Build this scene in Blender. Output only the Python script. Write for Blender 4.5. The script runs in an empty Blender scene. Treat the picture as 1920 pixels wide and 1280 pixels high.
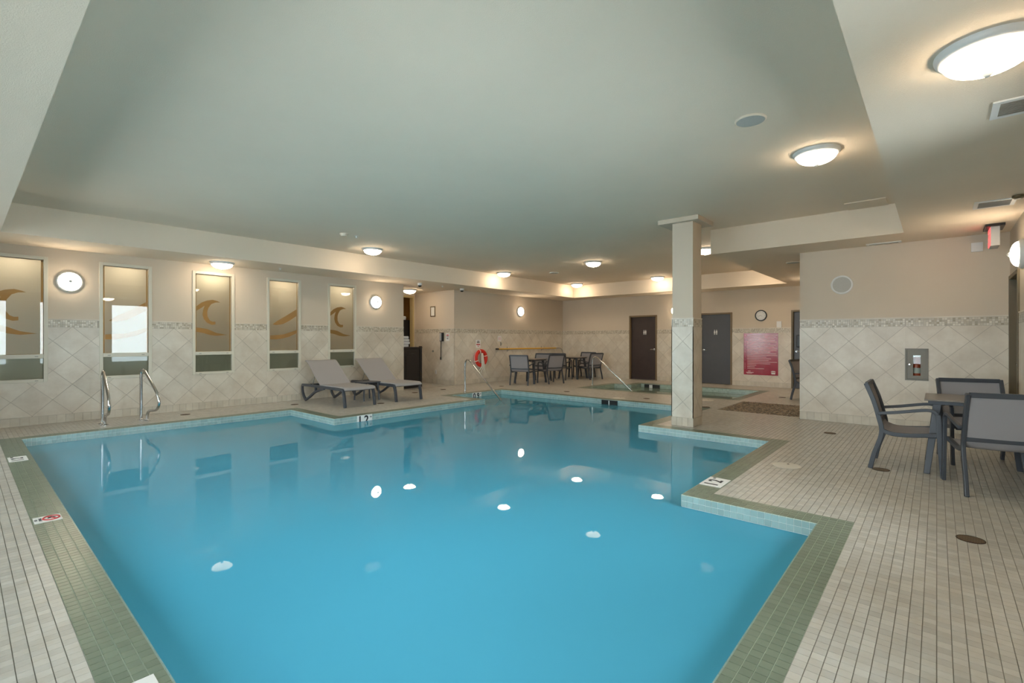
import bpy, bmesh, math, random
import numpy as np
from mathutils import Vector, Matrix
R = random.Random(7)
SC = bpy.context.scene
COL = SC.collection
pi = math.pi

# ------------------------------------------------------------------ camera
CAM_H = 1.33
YAW = 0.7194                       # camera heading, measured from +X towards +Y
cam_d = bpy.data.cameras.new('camera')
cam_d.sensor_width = 36.0
cam_d.lens = 909.1 / 1920 * 36.0
cam_d.shift_y = (636.4 - 640) / 1920
cam_d.clip_start = 0.05
cam = bpy.data.objects.new('camera', cam_d)
COL.objects.link(cam)
cam.location = (0, 0, CAM_H)
cam.rotation_euler = (pi / 2, 0, YAW - pi / 2)
SC.camera = cam

# ------------------------------------------------------------------ daylight and exposure
SKY_STRENGTH = 14.5
LAMP = 30.0                        # radiance of the glowing lamp bowls
w = bpy.data.worlds.new('sky')
SC.world = w
w.use_nodes = True
bg = w.node_tree.nodes['Background']
bg.inputs['Color'].default_value = (0.90, 0.965, 1.06, 1)
bg.inputs['Strength'].default_value = SKY_STRENGTH
SC.view_settings.view_transform = 'Standard'
SC.view_settings.look = 'None'
SC.view_settings.gamma = 1.0
SC.view_settings.exposure = 0.20
SC.view_settings.use_curve_mapping = False
SC.cycles.max_bounces = 9
SC.cycles.diffuse_bounces = 4
SC.cycles.glossy_bounces = 3
SC.cycles.transparent_max_bounces = 10
SC.cycles.use_adaptive_sampling = True
SC.cycles.adaptive_threshold = 0.07
SC.cycles.adaptive_min_samples = 16
SC.cycles.caustics_reflective = False
SC.cycles.caustics_refractive = False
SC.cycles.sample_clamp_indirect = 6.0
SC.cycles.use_denoising = True
SC.cycles.use_light_tree = False

# ------------------------------------------------------------------ main dimensions (metres; X along the window wall, Y towards it)
YW = 10.56      # window wall
XB = 14.95      # far wall with the doors
YR = -0.74      # wall beside the camera
XR = -1.6       # wall behind the camera
XBLK, YBLK = 9.31, 1.73   # corner of the wall block on the right
ZS, ZT = 2.78, 3.195      # soffit, raised ceiling
AX0, AX1, AY1 = 7.72, 9.5, 12.4   # alcove
WATER = -0.105
POOL = [(.55, .65), (4.1, .65), (4.1, 1.65), (7.0, 1.65), (7.0, 3.5), (9.5, 3.5), (9.5, 8.7), (7.75, 8.7), (7.75, 7.6), (4.15, 7.6), (4.15, 9.2), (.55, 9.2)]
SPA = [(11.45, 3.45), (13.65, 3.45), (13.65, 6.75), (13.0, 6.75), (13.0, 7.3), (11.45, 7.3)]

# ------------------------------------------------------------------ materials
MATS = {}
def nodes_of(name):
    m = bpy.data.materials.new(name)
    m.use_nodes = True
    nt = m.node_tree
    return m, nt, nt.nodes['Principled BSDF']
def M(name, col, rough=.5, metal=0., var=0., scale=6., col2=None, spec=.5, bump=0., bscale=40., rnd=0., coat=0.):
    """principled with noise mottling (var: how far towards col2), random value per piece (rnd) and fine relief"""
    if name in MATS: return MATS[name]
    m, nt, b = nodes_of(name)
    N, L = nt.nodes, nt.links
    b.inputs['Base Color'].default_value = (*col, 1)
    b.inputs['Roughness'].default_value = rough
    b.inputs['Metallic'].default_value = metal
    b.inputs['Specular IOR Level'].default_value = spec
    b.inputs['Coat Weight'].default_value = coat
    geo = N.new('ShaderNodeNewGeometry')
    out = None
    if var > 0:
        nz = N.new('ShaderNodeTexNoise'); nz.inputs['Scale'].default_value = scale; nz.inputs['Detail'].default_value = 6; nz.inputs['Roughness'].default_value = .6
        L.new(geo.outputs['Position'], nz.inputs['Vector'])
        rp = N.new('ShaderNodeMapRange'); rp.inputs['From Min'].default_value = .3; rp.inputs['From Max'].default_value = .7; rp.inputs['To Max'].default_value = var
        L.new(nz.outputs['Fac'], rp.inputs['Value'])
        mx = N.new('ShaderNodeMix'); mx.data_type = 'RGBA'
        mx.inputs['A'].default_value = (*col, 1)
        mx.inputs['B'].default_value = (*(col2 or tuple(c * .7 for c in col)), 1)
        L.new(rp.outputs['Result'], mx.inputs['Factor'])
        out = mx.outputs['Result']
    if rnd > 0:
        oi = N.new('ShaderNodeObjectInfo')
        ad = N.new('ShaderNodeMath'); ad.operation = 'ADD'
        L.new(oi.outputs['Random'], ad.inputs[0]); L.new(geo.outputs['Random Per Island'], ad.inputs[1])
        fr = N.new('ShaderNodeMath'); fr.operation = 'FRACT'; L.new(ad.outputs[0], fr.inputs[0])
        if col2 is not None and var == 0:
            mx = N.new('ShaderNodeMix'); mx.data_type = 'RGBA'
            mx.inputs['A'].default_value = (*col, 1); mx.inputs['B'].default_value = (*col2, 1)
            L.new(fr.outputs[0], mx.inputs['Factor']); out = mx.outputs['Result']
            m2 = N.new('ShaderNodeMath'); m2.operation = 'MULTIPLY'; m2.inputs[1].default_value = 7.31; L.new(fr.outputs[0], m2.inputs[0])
            fr = N.new('ShaderNodeMath'); fr.operation = 'FRACT'; L.new(m2.outputs[0], fr.inputs[0])
        hs = N.new('ShaderNodeHueSaturation')
        mr = N.new('ShaderNodeMapRange'); mr.inputs['To Min'].default_value = 1 - rnd; mr.inputs['To Max'].default_value = 1 + rnd
        L.new(fr.outputs[0], mr.inputs['Value']); L.new(mr.outputs['Result'], hs.inputs['Value'])
        if out is None: hs.inputs['Color'].default_value = (*col, 1)
        else: L.new(out, hs.inputs['Color'])
        out = hs.outputs['Color']
    if out is not None: L.new(out, b.inputs['Base Color'])
    if bump > 0:
        n2 = N.new('ShaderNodeTexNoise'); n2.inputs['Scale'].default_value = bscale; n2.inputs['Detail'].default_value = 4
        L.new(geo.outputs['Position'], n2.inputs['Vector'])
        bp = N.new('ShaderNodeBump'); bp.inputs['Strength'].default_value = bump; bp.inputs['Distance'].default_value = .01
        L.new(n2.outputs['Fac'], bp.inputs['Height']); L.new(bp.outputs['Normal'], b.inputs['Normal'])
    MATS[name] = m
    return m
def M_emit(name, col, s, base=(.8, .8, .8)):
    m, nt, b = nodes_of(name)
    b.inputs['Base Color'].default_value = (*base, 1)
    b.inputs['Emission Color'].default_value = (*col, 1)
    b.inputs['Emission Strength'].default_value = s
    MATS[name] = m
    return m
def M_layer(name, under, ior=1.45, rough=0., bump=None, weak=False):
    """a clear boundary: Fresnel mirror over 'under' (a function that builds the shader beneath)"""
    m = bpy.data.materials.new(name); m.use_nodes = True
    nt = m.node_tree; N, L = nt.nodes, nt.links
    N.remove(N['Principled BSDF'])
    out = N['Material Output']
    fr = N.new('ShaderNodeFresnel'); fr.inputs['IOR'].default_value = ior
    gl = N.new('ShaderNodeBsdfGlossy'); gl.inputs['Roughness'].default_value = rough
    mx = N.new('ShaderNodeMixShader')
    fac = fr.outputs[0]
    if weak:          # steep reflections toned down in the shader, as through a polarising filter
        r1 = N.new('ShaderNodeMapRange'); r1.inputs['From Min'].default_value = .10; r1.inputs['From Max'].default_value = .24; r1.inputs['To Min'].default_value = .02
        L.new(fac, r1.inputs['Value'])
        m1 = N.new('ShaderNodeMath'); m1.operation = 'MULTIPLY'; L.new(fac, m1.inputs[0]); L.new(r1.outputs['Result'], m1.inputs[1]); fac = m1.outputs[0]
    L.new(fac, mx.inputs[0]); L.new(under(N, L), mx.inputs[1]); L.new(gl.outputs[0], mx.inputs[2])
    L.new(mx.outputs[0], out.inputs['Surface'])
    if bump:
        geo = N.new('ShaderNodeNewGeometry')
        nz = N.new('ShaderNodeTexNoise'); nz.inputs['Scale'].default_value = bump[0]; nz.inputs['Detail'].default_value = 2
        L.new(geo.outputs['Position'], nz.inputs['Vector'])
        bp = N.new('ShaderNodeBump'); bp.inputs['Strength'].default_value = bump[1]; bp.inputs['Distance'].default_value = .02
        L.new(nz.outputs['Fac'], bp.inputs['Height'])
        L.new(bp.outputs['Normal'], gl.inputs['Normal']); L.new(bp.outputs['Normal'], fr.inputs['Normal'])
    MATS[name] = m
    return m
def clear(col):
    def f(N, L):
        t = N.new('ShaderNodeBsdfTransparent'); t.inputs['Color'].default_value = (*col, 1); return t.outputs[0]
    return f
def cloudy(tint, scat, k):
    def f(N, L):
        t = N.new('ShaderNodeBsdfTransparent'); t.inputs['Color'].default_value = (*tint, 1)
        d = N.new('ShaderNodeBsdfDiffuse'); d.inputs['Color'].default_value = (*scat, 1)
        x = N.new('ShaderNodeMixShader'); x.inputs[0].default_value = k
        L.new(t.outputs[0], x.inputs[1]); L.new(d.outputs[0], x.inputs[2]); return x.outputs[0]
    return f
def frosted(col, k):
    def f(N, L):
        t = N.new('ShaderNodeBsdfTranslucent'); t.inputs['Color'].default_value = (*col, 1)
        d = N.new('ShaderNodeBsdfDiffuse'); d.inputs['Color'].default_value = (*col, 1)
        x = N.new('ShaderNodeMixShader'); x.inputs[0].default_value = k
        L.new(t.outputs[0], x.inputs[1]); L.new(d.outputs[0], x.inputs[2]); return x.outputs[0]
    return f

CEIL = M('ceiling_paint', (.84, .715, .565), .85, var=.12, scale=1.2, bump=.25, bscale=160)
PAINT = M('wall_paint', (.64, .545, .43), .75, var=.12, scale=1.5, bump=.08, bscale=120)
STONE = M('travertine_tile', (.575, .50, .40), .32, var=.85, scale=3.2, col2=(.74, .69, .59), rnd=.06, bump=.05, bscale=20)
BASET = M('travertine_base', (.54, .48, .38), .35, var=.8, scale=5, col2=(.67, .62, .52), rnd=.07)
GROUT = M('wall_grout', (.45, .40, .33), .9)
MOSAIC = M('mosaic_chip', (.72, .67, .57), .3, col2=(.42, .36, .26), rnd=.12)
DECK = M('deck_tile', (.515, .50, .46), .33, var=.7, scale=9, col2=(.455, .41, .335), rnd=.12, bump=.05, bscale=60)
DECKG = M('deck_grout', (.30, .28, .24), .9, var=.4, scale=3)
GREEN = M('green_tile', (.160, .200, .145), .3, var=.5, scale=7, col2=(.195, .232, .17), rnd=.10)
GREENG = M('pale_green_grout', (.50, .56, .46), .9)
AQUA = M('aqua_tile', (.33, .47, .46), .22, rnd=.10)
AQUAG = M('white_grout', (.72, .80, .76), .8)
PLASTER = M('pool_plaster', (.36, .78, .86), .7, var=.1, scale=1)
SPAP = M('spa_plaster', (.52, .64, .55), .6, var=.2, scale=3)
STRIPE = M('floor_stripe', (.01, .07, .11), .6)
WATERM = M_layer('pool_water', cloudy((.62, .93, .98), (.11, .52, .76), .66), 1.333, 0., (2.2, .018), True)
SPAW = M_layer('spa_water', cloudy((.80, .93, .86), (.34, .47, .38), .5), 1.333, 0., (3., .03))
GLASS = M_layer('window_glass', clear((.90, .93, .91)), 1.5)
FILM = M_layer('frosted_film', frosted((.88, .79, .66), .55), 1.45, .28)
SMOKE = M_layer('smoky_film', frosted((.74, .62, .44), .75), 1.45, .15)
VINYL = M('cream_vinyl', (.66, .62, .51), .4)
WHITE = M('white_enamel', (.78, .78, .76), .35)
LAMPM = M_emit('lamp_bowl', (1.0, .815, .60), LAMP)
STEEL = M('polished_steel', (.62, .62, .63), .13, metal=1.)
FRAME = M('charcoal_frame', (.055, .062, .075), .42)
SLING = M('grey_mesh_fabric', (.33, .32, .335), .75, var=.3, scale=300, col2=(.27, .265, .28), bump=.3, bscale=700)
LSLING = M('light_mesh_fabric', (.36, .345, .345), .75, var=.3, scale=300, col2=(.30, .29, .29), bump=.3, bscale=700)
TTOP = M('table_top', (.19, .165, .145), .28, var=.5, scale=14, col2=(.26, .23, .20))
BLACK = M('black_plastic', (.012, .012, .013), .35)
DWOOD = M('dark_brown_door', (.048, .030, .026), .38, var=.5, scale=5, col2=(.03, .018, .016))
DGREY = M('charcoal_door', (.070, .068, .072), .38, var=.3, scale=4)
DFRAME = M('bronze_door_frame', (.20, .135, .065), .45)
OLIVE = M('olive_door_frame', (.13, .095, .045), .45)
RED = M('red_foam', (.68, .03, .015), .5)
ROPE = M('white_rope', (.72, .69, .60), .8)
YELLOW = M('yellow_pole', (.75, .42, .03), .4)
GREYM = M('grey_metal', (.30, .28, .24), .42)
CABG = M('cabinet_grey', (.20, .185, .15), .4)
PAPER = M('white_card', (.80, .79, .76), .5)
INK = M('dark_ink', (.015, .015, .02), .6)
REDINK = M('red_ink', (.50, .04, .04), .6)
POSTER = M('crimson_panel', (.33, .006, .028), .13)
PINK = M('pale_pink_print', (.78, .55, .55), .4)
CABM = M('black_cabinet', (.018, .015, .014), .35)
TOWEL = M('white_towel', (.78, .78, .80), .95, bump=.4, bscale=200)
HALL = M('hall_wall', (.55, .38, .16), .7, var=.3, scale=2)
HALLF = M('hall_floor', (.22, .17, .11), .6)
WOOD = M('lobby_wood', (.30, .15, .035), .4, var=.7, scale=3, col2=(.16, .07, .015))
TANJ = M('tan_jamb', (.55, .42, .20), .5)
PEB = M('river_pebble', (.36, .27, .17), .45, col2=(.10, .075, .05), rnd=.3)
GRATE = M('drain_cover', (.055, .035, .022), .5, metal=.3)
EXITR = M_emit('exit_red', (1., .10, .10), 1.6, (.6, .05, .05))
SNOW = M('snowy_ground', (.75, .76, .78), .9, var=.3, scale=.6)
ORANGE = M('extinguisher_red', (.55, .07, .02), .3)

# ------------------------------------------------------------------ mesh helpers
class MB:
    def __init__(s): s.v = []; s.f = []
    def add(s, vs, fs):
        o = len(s.v); s.v += [tuple(v) for v in vs]; s.f += [tuple(i + o for i in f) for f in fs]; return s
    def box(s, x0, x1, y0, y1, z0, z1):
        return s.add([(x0,y0,z0),(x1,y0,z0),(x1,y1,z0),(x0,y1,z0),(x0,y0,z1),(x1,y0,z1),(x1,y1,z1),(x0,y1,z1)],
                     [(0,3,2,1),(4,5,6,7),(0,1,5,4),(1,2,6,5),(2,3,7,6),(3,0,4,7)])
    def prism(s, pts, fn, a, b):
        """polygon pts (u,v), fn(u,v,w) -> xyz, extruded between w=a and w=b"""
        n = len(pts)
        return s.add([fn(u, v, a) for u, v in pts] + [fn(u, v, b) for u, v in pts],
                     [tuple(range(n))[::-1], tuple(range(n, 2*n))] + [(i, (i+1) % n, n + (i+1) % n, n + i) for i in range(n)])
    def tube(s, path, r, n=10, closed=False):
        P = [Vector(p) for p in path]; m = len(P); rings = []
        rr = r if isinstance(r, (list, tuple)) else [r] * m
        prev = None
        for i, p in enumerate(P):
            if closed: t = (P[(i+1) % m] - P[i-1]).normalized()
            else: t = (P[min(i+1, m-1)] - P[max(i-1, 0)]).normalized()
            if prev is None:
                a = Vector((0, 0, 1)) if abs(t.z) < .9 else Vector((1, 0, 0))
                u = t.cross(a).normalized()
            else:
                u = (prev - t * prev.dot(t)).normalized()
            prev = u; v = t.cross(u)
            rings.append([p + (u * math.cos(2*pi*k/n) + v * math.sin(2*pi*k/n)) * rr[i] for k in range(n)])
        vs = [q for g in rings for q in g]; fs = []
        for i in range(m if closed else m - 1):
            j = (i + 1) % m
            fs += [(i*n + k, i*n + (k+1) % n, j*n + (k+1) % n, j*n + k) for k in range(n)]
        if not closed: fs += [tuple(range(n))[::-1], tuple(range((m-1)*n, m*n))]
        return s.add(vs, fs)
    def bar(s, path, x0, x1, t):
        """flat bar: path of (y,z) points in a plane of constant x, width x0..x1, in-plane thickness t (number or list)"""
        P = [Vector((0, *p)) for p in path]; m = len(P); vs = []
        for i, p in enumerate(P):
            d = (P[min(i+1, m-1)] - P[max(i-1, 0)]).normalized()
            nrm = Vector((0, -d.z, d.y)); h = (t[i] if isinstance(t, (list, tuple)) else t) / 2
            for x, k in ((x0, -1), (x1, -1), (x1, 1), (x0, 1)):
                q = p + nrm * h * k; vs.append((x, q.y, q.z))
        fs = [(3, 2, 1, 0), tuple(range((m-1)*4, m*4))]
        for i in range(m - 1):
            fs += [(i*4 + k, i*4 + (k+1) % 4, i*4 + 4 + (k+1) % 4, i*4 + 4 + k) for k in range(4)]
        return s.add(vs, fs)
    def lathe(s, prof, n=32, fn=lambda x, y, z: (x, y, z), caps=True):
        vs = []; m = len(prof)
        for r, z in prof: vs += [fn(r * math.cos(2*pi*k/n), r * math.sin(2*pi*k/n), z) for k in range(n)]
        fs = [(i*n + k, i*n + (k+1) % n, (i+1)*n + (k+1) % n, (i+1)*n + k) for i in range(m-1) for k in range(n)]
        if caps: fs += [tuple(range(n))[::-1], tuple(range((m-1)*n, m*n))]
        return s.add(vs, fs)
    def mesh(s, name, mat, smooth=False, bevel=0.):
        me = bpy.data.meshes.new(name)
        me.from_pydata(s.v, [], s.f); me.update()
        bm = bmesh.new(); bm.from_mesh(me)
        bmesh.ops.recalc_face_normals(bm, faces=bm.faces)
        if bevel: bmesh.ops.bevel(bm, geom=[e for e in bm.edges if len(e.link_faces) == 2 and e.calc_face_angle(0) > .5], offset=bevel, segments=2, affect='EDGES', profile=.6)
        bm.to_mesh(me); bm.free()
        me.materials.append(mat)
        if smooth:
            me.shade_smooth()
            try: me.set_sharp_from_angle(angle=.7)
            except Exception: pass
        return me
    def build(s, name, mat, parent=None, smooth=False, loc=None, bevel=0.):
        return link(name, s.mesh(name, mat, smooth, bevel), parent, loc)
def link(name, me, parent=None, loc=None):
    o = bpy.data.objects.new(name, me); COL.objects.link(o)
    if parent is not None: o.parent = parent
    if loc is not None: o.location = loc
    return o
def tag(o, label=None, cat=None, group=None, kind=None):
    for k, v in (('label', label), ('category', cat), ('group', group), ('kind', kind)):
        if v: o[k] = v
    return o
def thing(name, label, cat, loc=(0, 0, 0), rz=0., group=None):
    o = bpy.data.objects.new(name, None); COL.objects.link(o); o.empty_display_size = .1
    o.location = loc; o.rotation_euler = (0, 0, rz)
    return tag(o, label, cat, group)
def struct(name, mb, mat, label, cat, **k): return tag(mb.build(name, mat, **k), label, cat, None, 'structure')
def copy_tree(o, parent=None):
    c = o.copy(); COL.objects.link(c); c.parent = parent
    for ch in o.children: copy_tree(ch, c)
    return c
def place(proto, used, loc, rz, label, group):
    o = proto if not used else copy_tree(proto)
    used.append(1)
    o.location = loc; o.rotation_euler = (0, 0, rz); o['label'] = label; o['group'] = group
    return o
def arc(cx, cz, r, a0, a1, n=8): return [(cx + r * math.cos(a0 + (a1-a0)*i/n), cz + r * math.sin(a0 + (a1-a0)*i/n)) for i in range(n + 1)]
def smoothp(pts, n=6):
    """Catmull-Rom through pts (tuples of any length)"""
    P = [np.array(p, float) for p in pts]; out = []
    for i in range(len(P) - 1):
        a, b, c, d = P[max(i-1, 0)], P[i], P[i+1], P[min(i+2, len(P)-1)]
        for k in range(n):
            t = k / n
            out.append(tuple(.5 * ((2*b) + (c-a)*t + (2*a-5*b+4*c-d)*t*t + (3*b-a-3*c+d)*t**3)))
    out.append(tuple(P[-1])); return out
def flat_curve(polys, name):
    cu = bpy.data.curves.new(name, 'CURVE'); cu.dimensions = '2D'; cu.fill_mode = 'BOTH'
    for p in polys:
        sp = cu.splines.new('POLY'); sp.points.add(len(p) - 1); sp.use_cyclic_u = True
        for q, (u, v) in zip(sp.points, p): q.co = (u, v, 0, 1)
    return curve_mesh(cu, name)
def curve_mesh(cu, name):
    o = bpy.data.objects.new(name, cu); COL.objects.link(o)
    bpy.context.view_layer.update()
    me = bpy.data.meshes.new_from_object(o.evaluated_get(bpy.context.evaluated_depsgraph_get()))
    bpy.data.objects.remove(o); me.name = name
    return me
def text_obj(name, body, size, mat, parent, mtx, bold=.0):
    cu = bpy.data.curves.new(name, 'FONT'); cu.body = body; cu.size = size; cu.align_x = 'CENTER'; cu.align_y = 'CENTER'
    cu.extrude = .0008; cu.offset = bold; cu.resolution_u = 3
    me = curve_mesh(cu, name); me.materials.clear(); me.materials.append(mat)
    me.transform(mtx)
    return link(name, me, parent)
def digits(body, step, size, mat, parent, origin, right, up, bold):
    r = Vector(right)
    for k, c in enumerate(body): text_obj('numeral', c, size, mat, parent, frame_mtx(Vector(origin) + r*((k - (len(body)-1)/2)*step), right, up), bold)
def frame_mtx(origin, right, up):
    r, u = Vector(right).normalized(), Vector(up).normalized(); n = r.cross(u)
    return Matrix(((r.x, u.x, n.x, origin[0]), (r.y, u.y, n.y, origin[1]), (r.z, u.z, n.z, origin[2]), (0, 0, 0, 1)))
def clip(poly, a, b, c):
    """keep a*u+b*v<=c"""
    out = []
    for i in range(len(poly)):
        p, q = poly[i], poly[(i+1) % len(poly)]
        dp, dq = a*p[0]+b*p[1]-c, a*q[0]+b*q[1]-c
        if dp <= 0: out.append(p)
        if dp * dq < 0:
            t = dp / (dp - dq); out.append((p[0]+(q[0]-p[0])*t, p[1]+(q[1]-p[1])*t))
    return out
def clip_rect(poly, r):
    for a, b, c in ((-1, 0, -r[0]), (1, 0, r[1]), (0, -1, -r[2]), (0, 1, r[3])):
        if len(poly) >= 3: poly = clip(poly, a, b, c)
    ar = 0
    for i in range(len(poly)): ar += poly[i][0]*poly[(i+1) % len(poly)][1] - poly[(i+1) % len(poly)][0]*poly[i][1]
    return poly if len(poly) >= 3 and abs(ar) > 6e-4 else []
def minus(rect, holes):
    """rectangle (u0,u1,v0,v1) minus rectangles -> rectangles"""
    us = sorted({rect[0], rect[1], *[min(max(h[k], rect[0]), rect[1]) for h in holes for k in (0, 1)]})
    out = []
    for u0, u1 in zip(us, us[1:]):
        if u1 - u0 < 1e-6: continue
        um = (u0 + u1) / 2
        cuts = sorted((h[2], h[3]) for h in holes if h[0] < um < h[1])
        v = rect[2]
        for a, b in cuts:
            if a > v + 1e-6: out.append((u0, u1, v, min(a, rect[3])))
            v = max(v, b)
        if v < rect[3] - 1e-6: out.append((u0, u1, v, rect[3]))
    return out
def in_poly(P, X, Y):
    ins = np.zeros(X.shape, bool)
    for i in range(len(P)):
        (x0, y0), (x1, y1) = P[i], P[(i+1) % len(P)]
        if y0 == y1: continue
        c = ((y0 > Y) != (y1 > Y)) & (X < (x1-x0)*(Y-y0)/(y1-y0)+x0)
        ins ^= c
    return ins
def offset_rectilinear(P, d):
    n = len(P); out = []
    for i in range(n):
        (ax, ay), (bx, by), (cx, cy) = P[i-1], P[i], P[(i+1) % n]
        e1 = (np.sign(bx-ax), np.sign(by-ay)); e2 = (np.sign(cx-bx), np.sign(cy-by))
        n1 = (e1[1], -e1[0]); n2 = (e2[1], -e2[0])     # outward for counter-clockwise
        out.append((round(bx + d*(n1[0]+n2[0]), 4), round(by + d*(n1[1]+n2[1]), 4)))
    return out
def project(x, y, z):
    c, s = math.cos(YAW), math.sin(YAW)
    d = x*c + y*s; a = x*s - y*c
    d = np.maximum(d, 1e-3)
    return 960 + 909.1*a/d, 636.4 - 909.1*(z-CAM_H)/d, d
def box_field(C, H, name, mat, parent, kind='stuff'):
    """many small boxes in one mesh; C centres (n,3), H half sizes (n,3); tops and sides"""
    n = len(C)
    sg = np.array([(-1,-1,-1),(1,-1,-1),(1,1,-1),(-1,1,-1),(-1,-1,1),(1,-1,1),(1,1,1),(-1,1,1)], float)
    V = (C[:, None, :] + H[:, None, :] * sg[None]).reshape(-1, 3)
    q = np.array([(4,5,6,7),(0,1,5,4),(1,2,6,5),(2,3,7,6),(3,0,4,7),(0,3,2,1)])
    F = (np.arange(n)[:, None, None]*8 + q[None]).reshape(-1)
    me = bpy.data.meshes.new(name)
    me.vertices.add(n*8); me.vertices.foreach_set('co', V.reshape(-1).astype(np.float32))
    me.loops.add(len(F)); me.loops.foreach_set('vertex_index', F.astype(np.int32))
    me.polygons.add(n*6); me.polygons.foreach_set('loop_start', np.arange(0, n*24, 4, dtype=np.int32))
    me.polygons.foreach_set('loop_total', np.full(n*6, 4, np.int32))
    me.update(); me.shade_flat(); me.materials.append(mat)
    return tag(link(name, me, parent), kind=kind)
def tiles(C, H, name, mat, parent, limit=300):
    """the pieces that show largest become objects, the rest one field"""
    x, y, d = project(C[:, 0], C[:, 1], C[:, 2])
    vis = (x > -15) & (x < 1935) & (y > -15) & (y < 1295) & (d > .5)
    order = np.argsort(np.where(vis, d, 1e6)); pick = order[:limit]; pick = pick[vis[pick]]
    cache = {}
    for i in pick:
        key = tuple(np.round(H[i], 5))
        if key not in cache:
            mb = MB(); h = key; mb.box(-h[0], h[0], -h[1], h[1], -h[2], h[2]); cache[key] = mb.mesh(name, mat)
        link(name, cache[key], parent, tuple(C[i]))
    rest = np.ones(len(C), bool); rest[pick] = False
    if rest.any(): box_field(C[rest], H[rest], name + '_field', mat, parent)

# ------------------------------------------------------------------ floor slab, deck tiles
def cells(x0, x1, y0, y1):
    xs = np.arange(round(x0/.05), round(x1/.05)) * .05 + .025
    ys = np.arange(round(y0/.05), round(y1/.05)) * .05 + .025
    X, Y = np.meshgrid(xs, ys, indexing='ij'); return X.ravel(), Y.ravel()
POOL_O = offset_rectilinear(POOL, .2)
SPA_O = offset_rectilinear(SPA, .2)
PEBR = (9.5, 11.15, 1.75, 3.15)
X, Y = cells(XR, XB, YR, YW)
inpool, inpo = in_poly(POOL, X, Y), in_poly(POOL_O, X, Y)
inspa, inso = in_poly(SPA, X, Y), in_poly(SPA_O, X, Y)
blk = (X > XBLK) & (Y < YBLK)
peb = (X > PEBR[0]) & (X < PEBR[1]) & (Y > PEBR[2]) & (Y < PEBR[3])
pil = (X > 7.36) & (X < 7.68) & (Y > 2.80) & (Y < 3.10)
deck = ~(inpo | inso | blk | peb | pil)
Xa, Ya = cells(AX0, AX1, YW + .04, AY1)

slab = MB()
def slab_poly_rects(P, x0, x1, y0, y1):
    """decompose rectangle minus rectilinear polygons into rectangles on the polygons' own coordinates"""
    xs = sorted({x0, x1, *[p[0] for Q in P for p in Q]}); ys = sorted({y0, y1, *[p[1] for Q in P for p in Q]})
    out = []
    for a, b in zip(xs, xs[1:]):
        run = None
        for c, d in zip(ys, ys[1:]):
            hole = any(in_poly(Q, np.array([(a+b)/2]), np.array([(c+d)/2]))[0] for Q in P)
            if not hole:
                if run is None: run = [c, d]
                else: run[1] = d
            elif run: out.append((a, b, *run)); run = None
        if run: out.append((a, b, *run))
    return out
for r in slab_poly_rects([POOL_O, SPA_O], XR - .15, XB + .15, YR - .15, YW + .15): slab.box(*r, -.25, -.003)
slab.box(AX0 - .1, AX1 + .1, YW + .15, 14.0, -.25, -.003)
floor = struct('floor', slab, DECKG, 'beige mosaic-tiled pool deck running round the pool', 'floor')
Xd, Yd = np.concatenate([X[deck], Xa]), np.concatenate([Y[deck], Ya])
left = Xd < .36
g_long, g_cross = .0018, .0008
C = np.stack([Xd, Yd, np.full_like(Xd, -.004)], 1)
H = np.stack([np.where(left, .025 - g_long, .025 - g_cross), np.where(left, .025 - g_cross, .025 - g_long), np.full_like(Xd, .004)], 1)
tiles(C, H, 'deck_tile', DECK, floor)

# pebble mosaic set into the deck
mb = MB(); k = 0
yy = PEBR[2] + .03
while yy < PEBR[3] - .02:
    xx = PEBR[0] + .03 + (.025 if k % 2 else 0)
    while xx < PEBR[1] - .02:
        cx, cy = xx + R.uniform(-.008, .008), yy + R.uniform(-.008, .008)
        a, b, th, hh = R.uniform(.018, .027), R.uniform(.014, .021), R.uniform(0, pi), R.uniform(.006, .013)
        ring = [(cx + a*math.cos(2*pi*i/7)*math.cos(th) - b*math.sin(2*pi*i/7)*math.sin(th), cy + a*math.cos(2*pi*i/7)*math.sin(th) + b*math.sin(2*pi*i/7)*math.cos(th)) for i in range(7)]
        vs = [(x, y, -.004) for x, y in ring] + [(cx + (x-cx)*.7, cy + (y-cy)*.7, -.004 + hh) for x, y in ring]
        mb.add(vs, [(i, (i+1) % 7, 7 + (i+1) % 7, 7 + i) for i in range(7)] + [tuple(range(7, 14))])
        xx += .05
    yy += .041; k += 1
tag(mb.build('pebble_mosaic', PEB, floor), 'patch of brown river pebbles set in the deck', kind='stuff')

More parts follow.
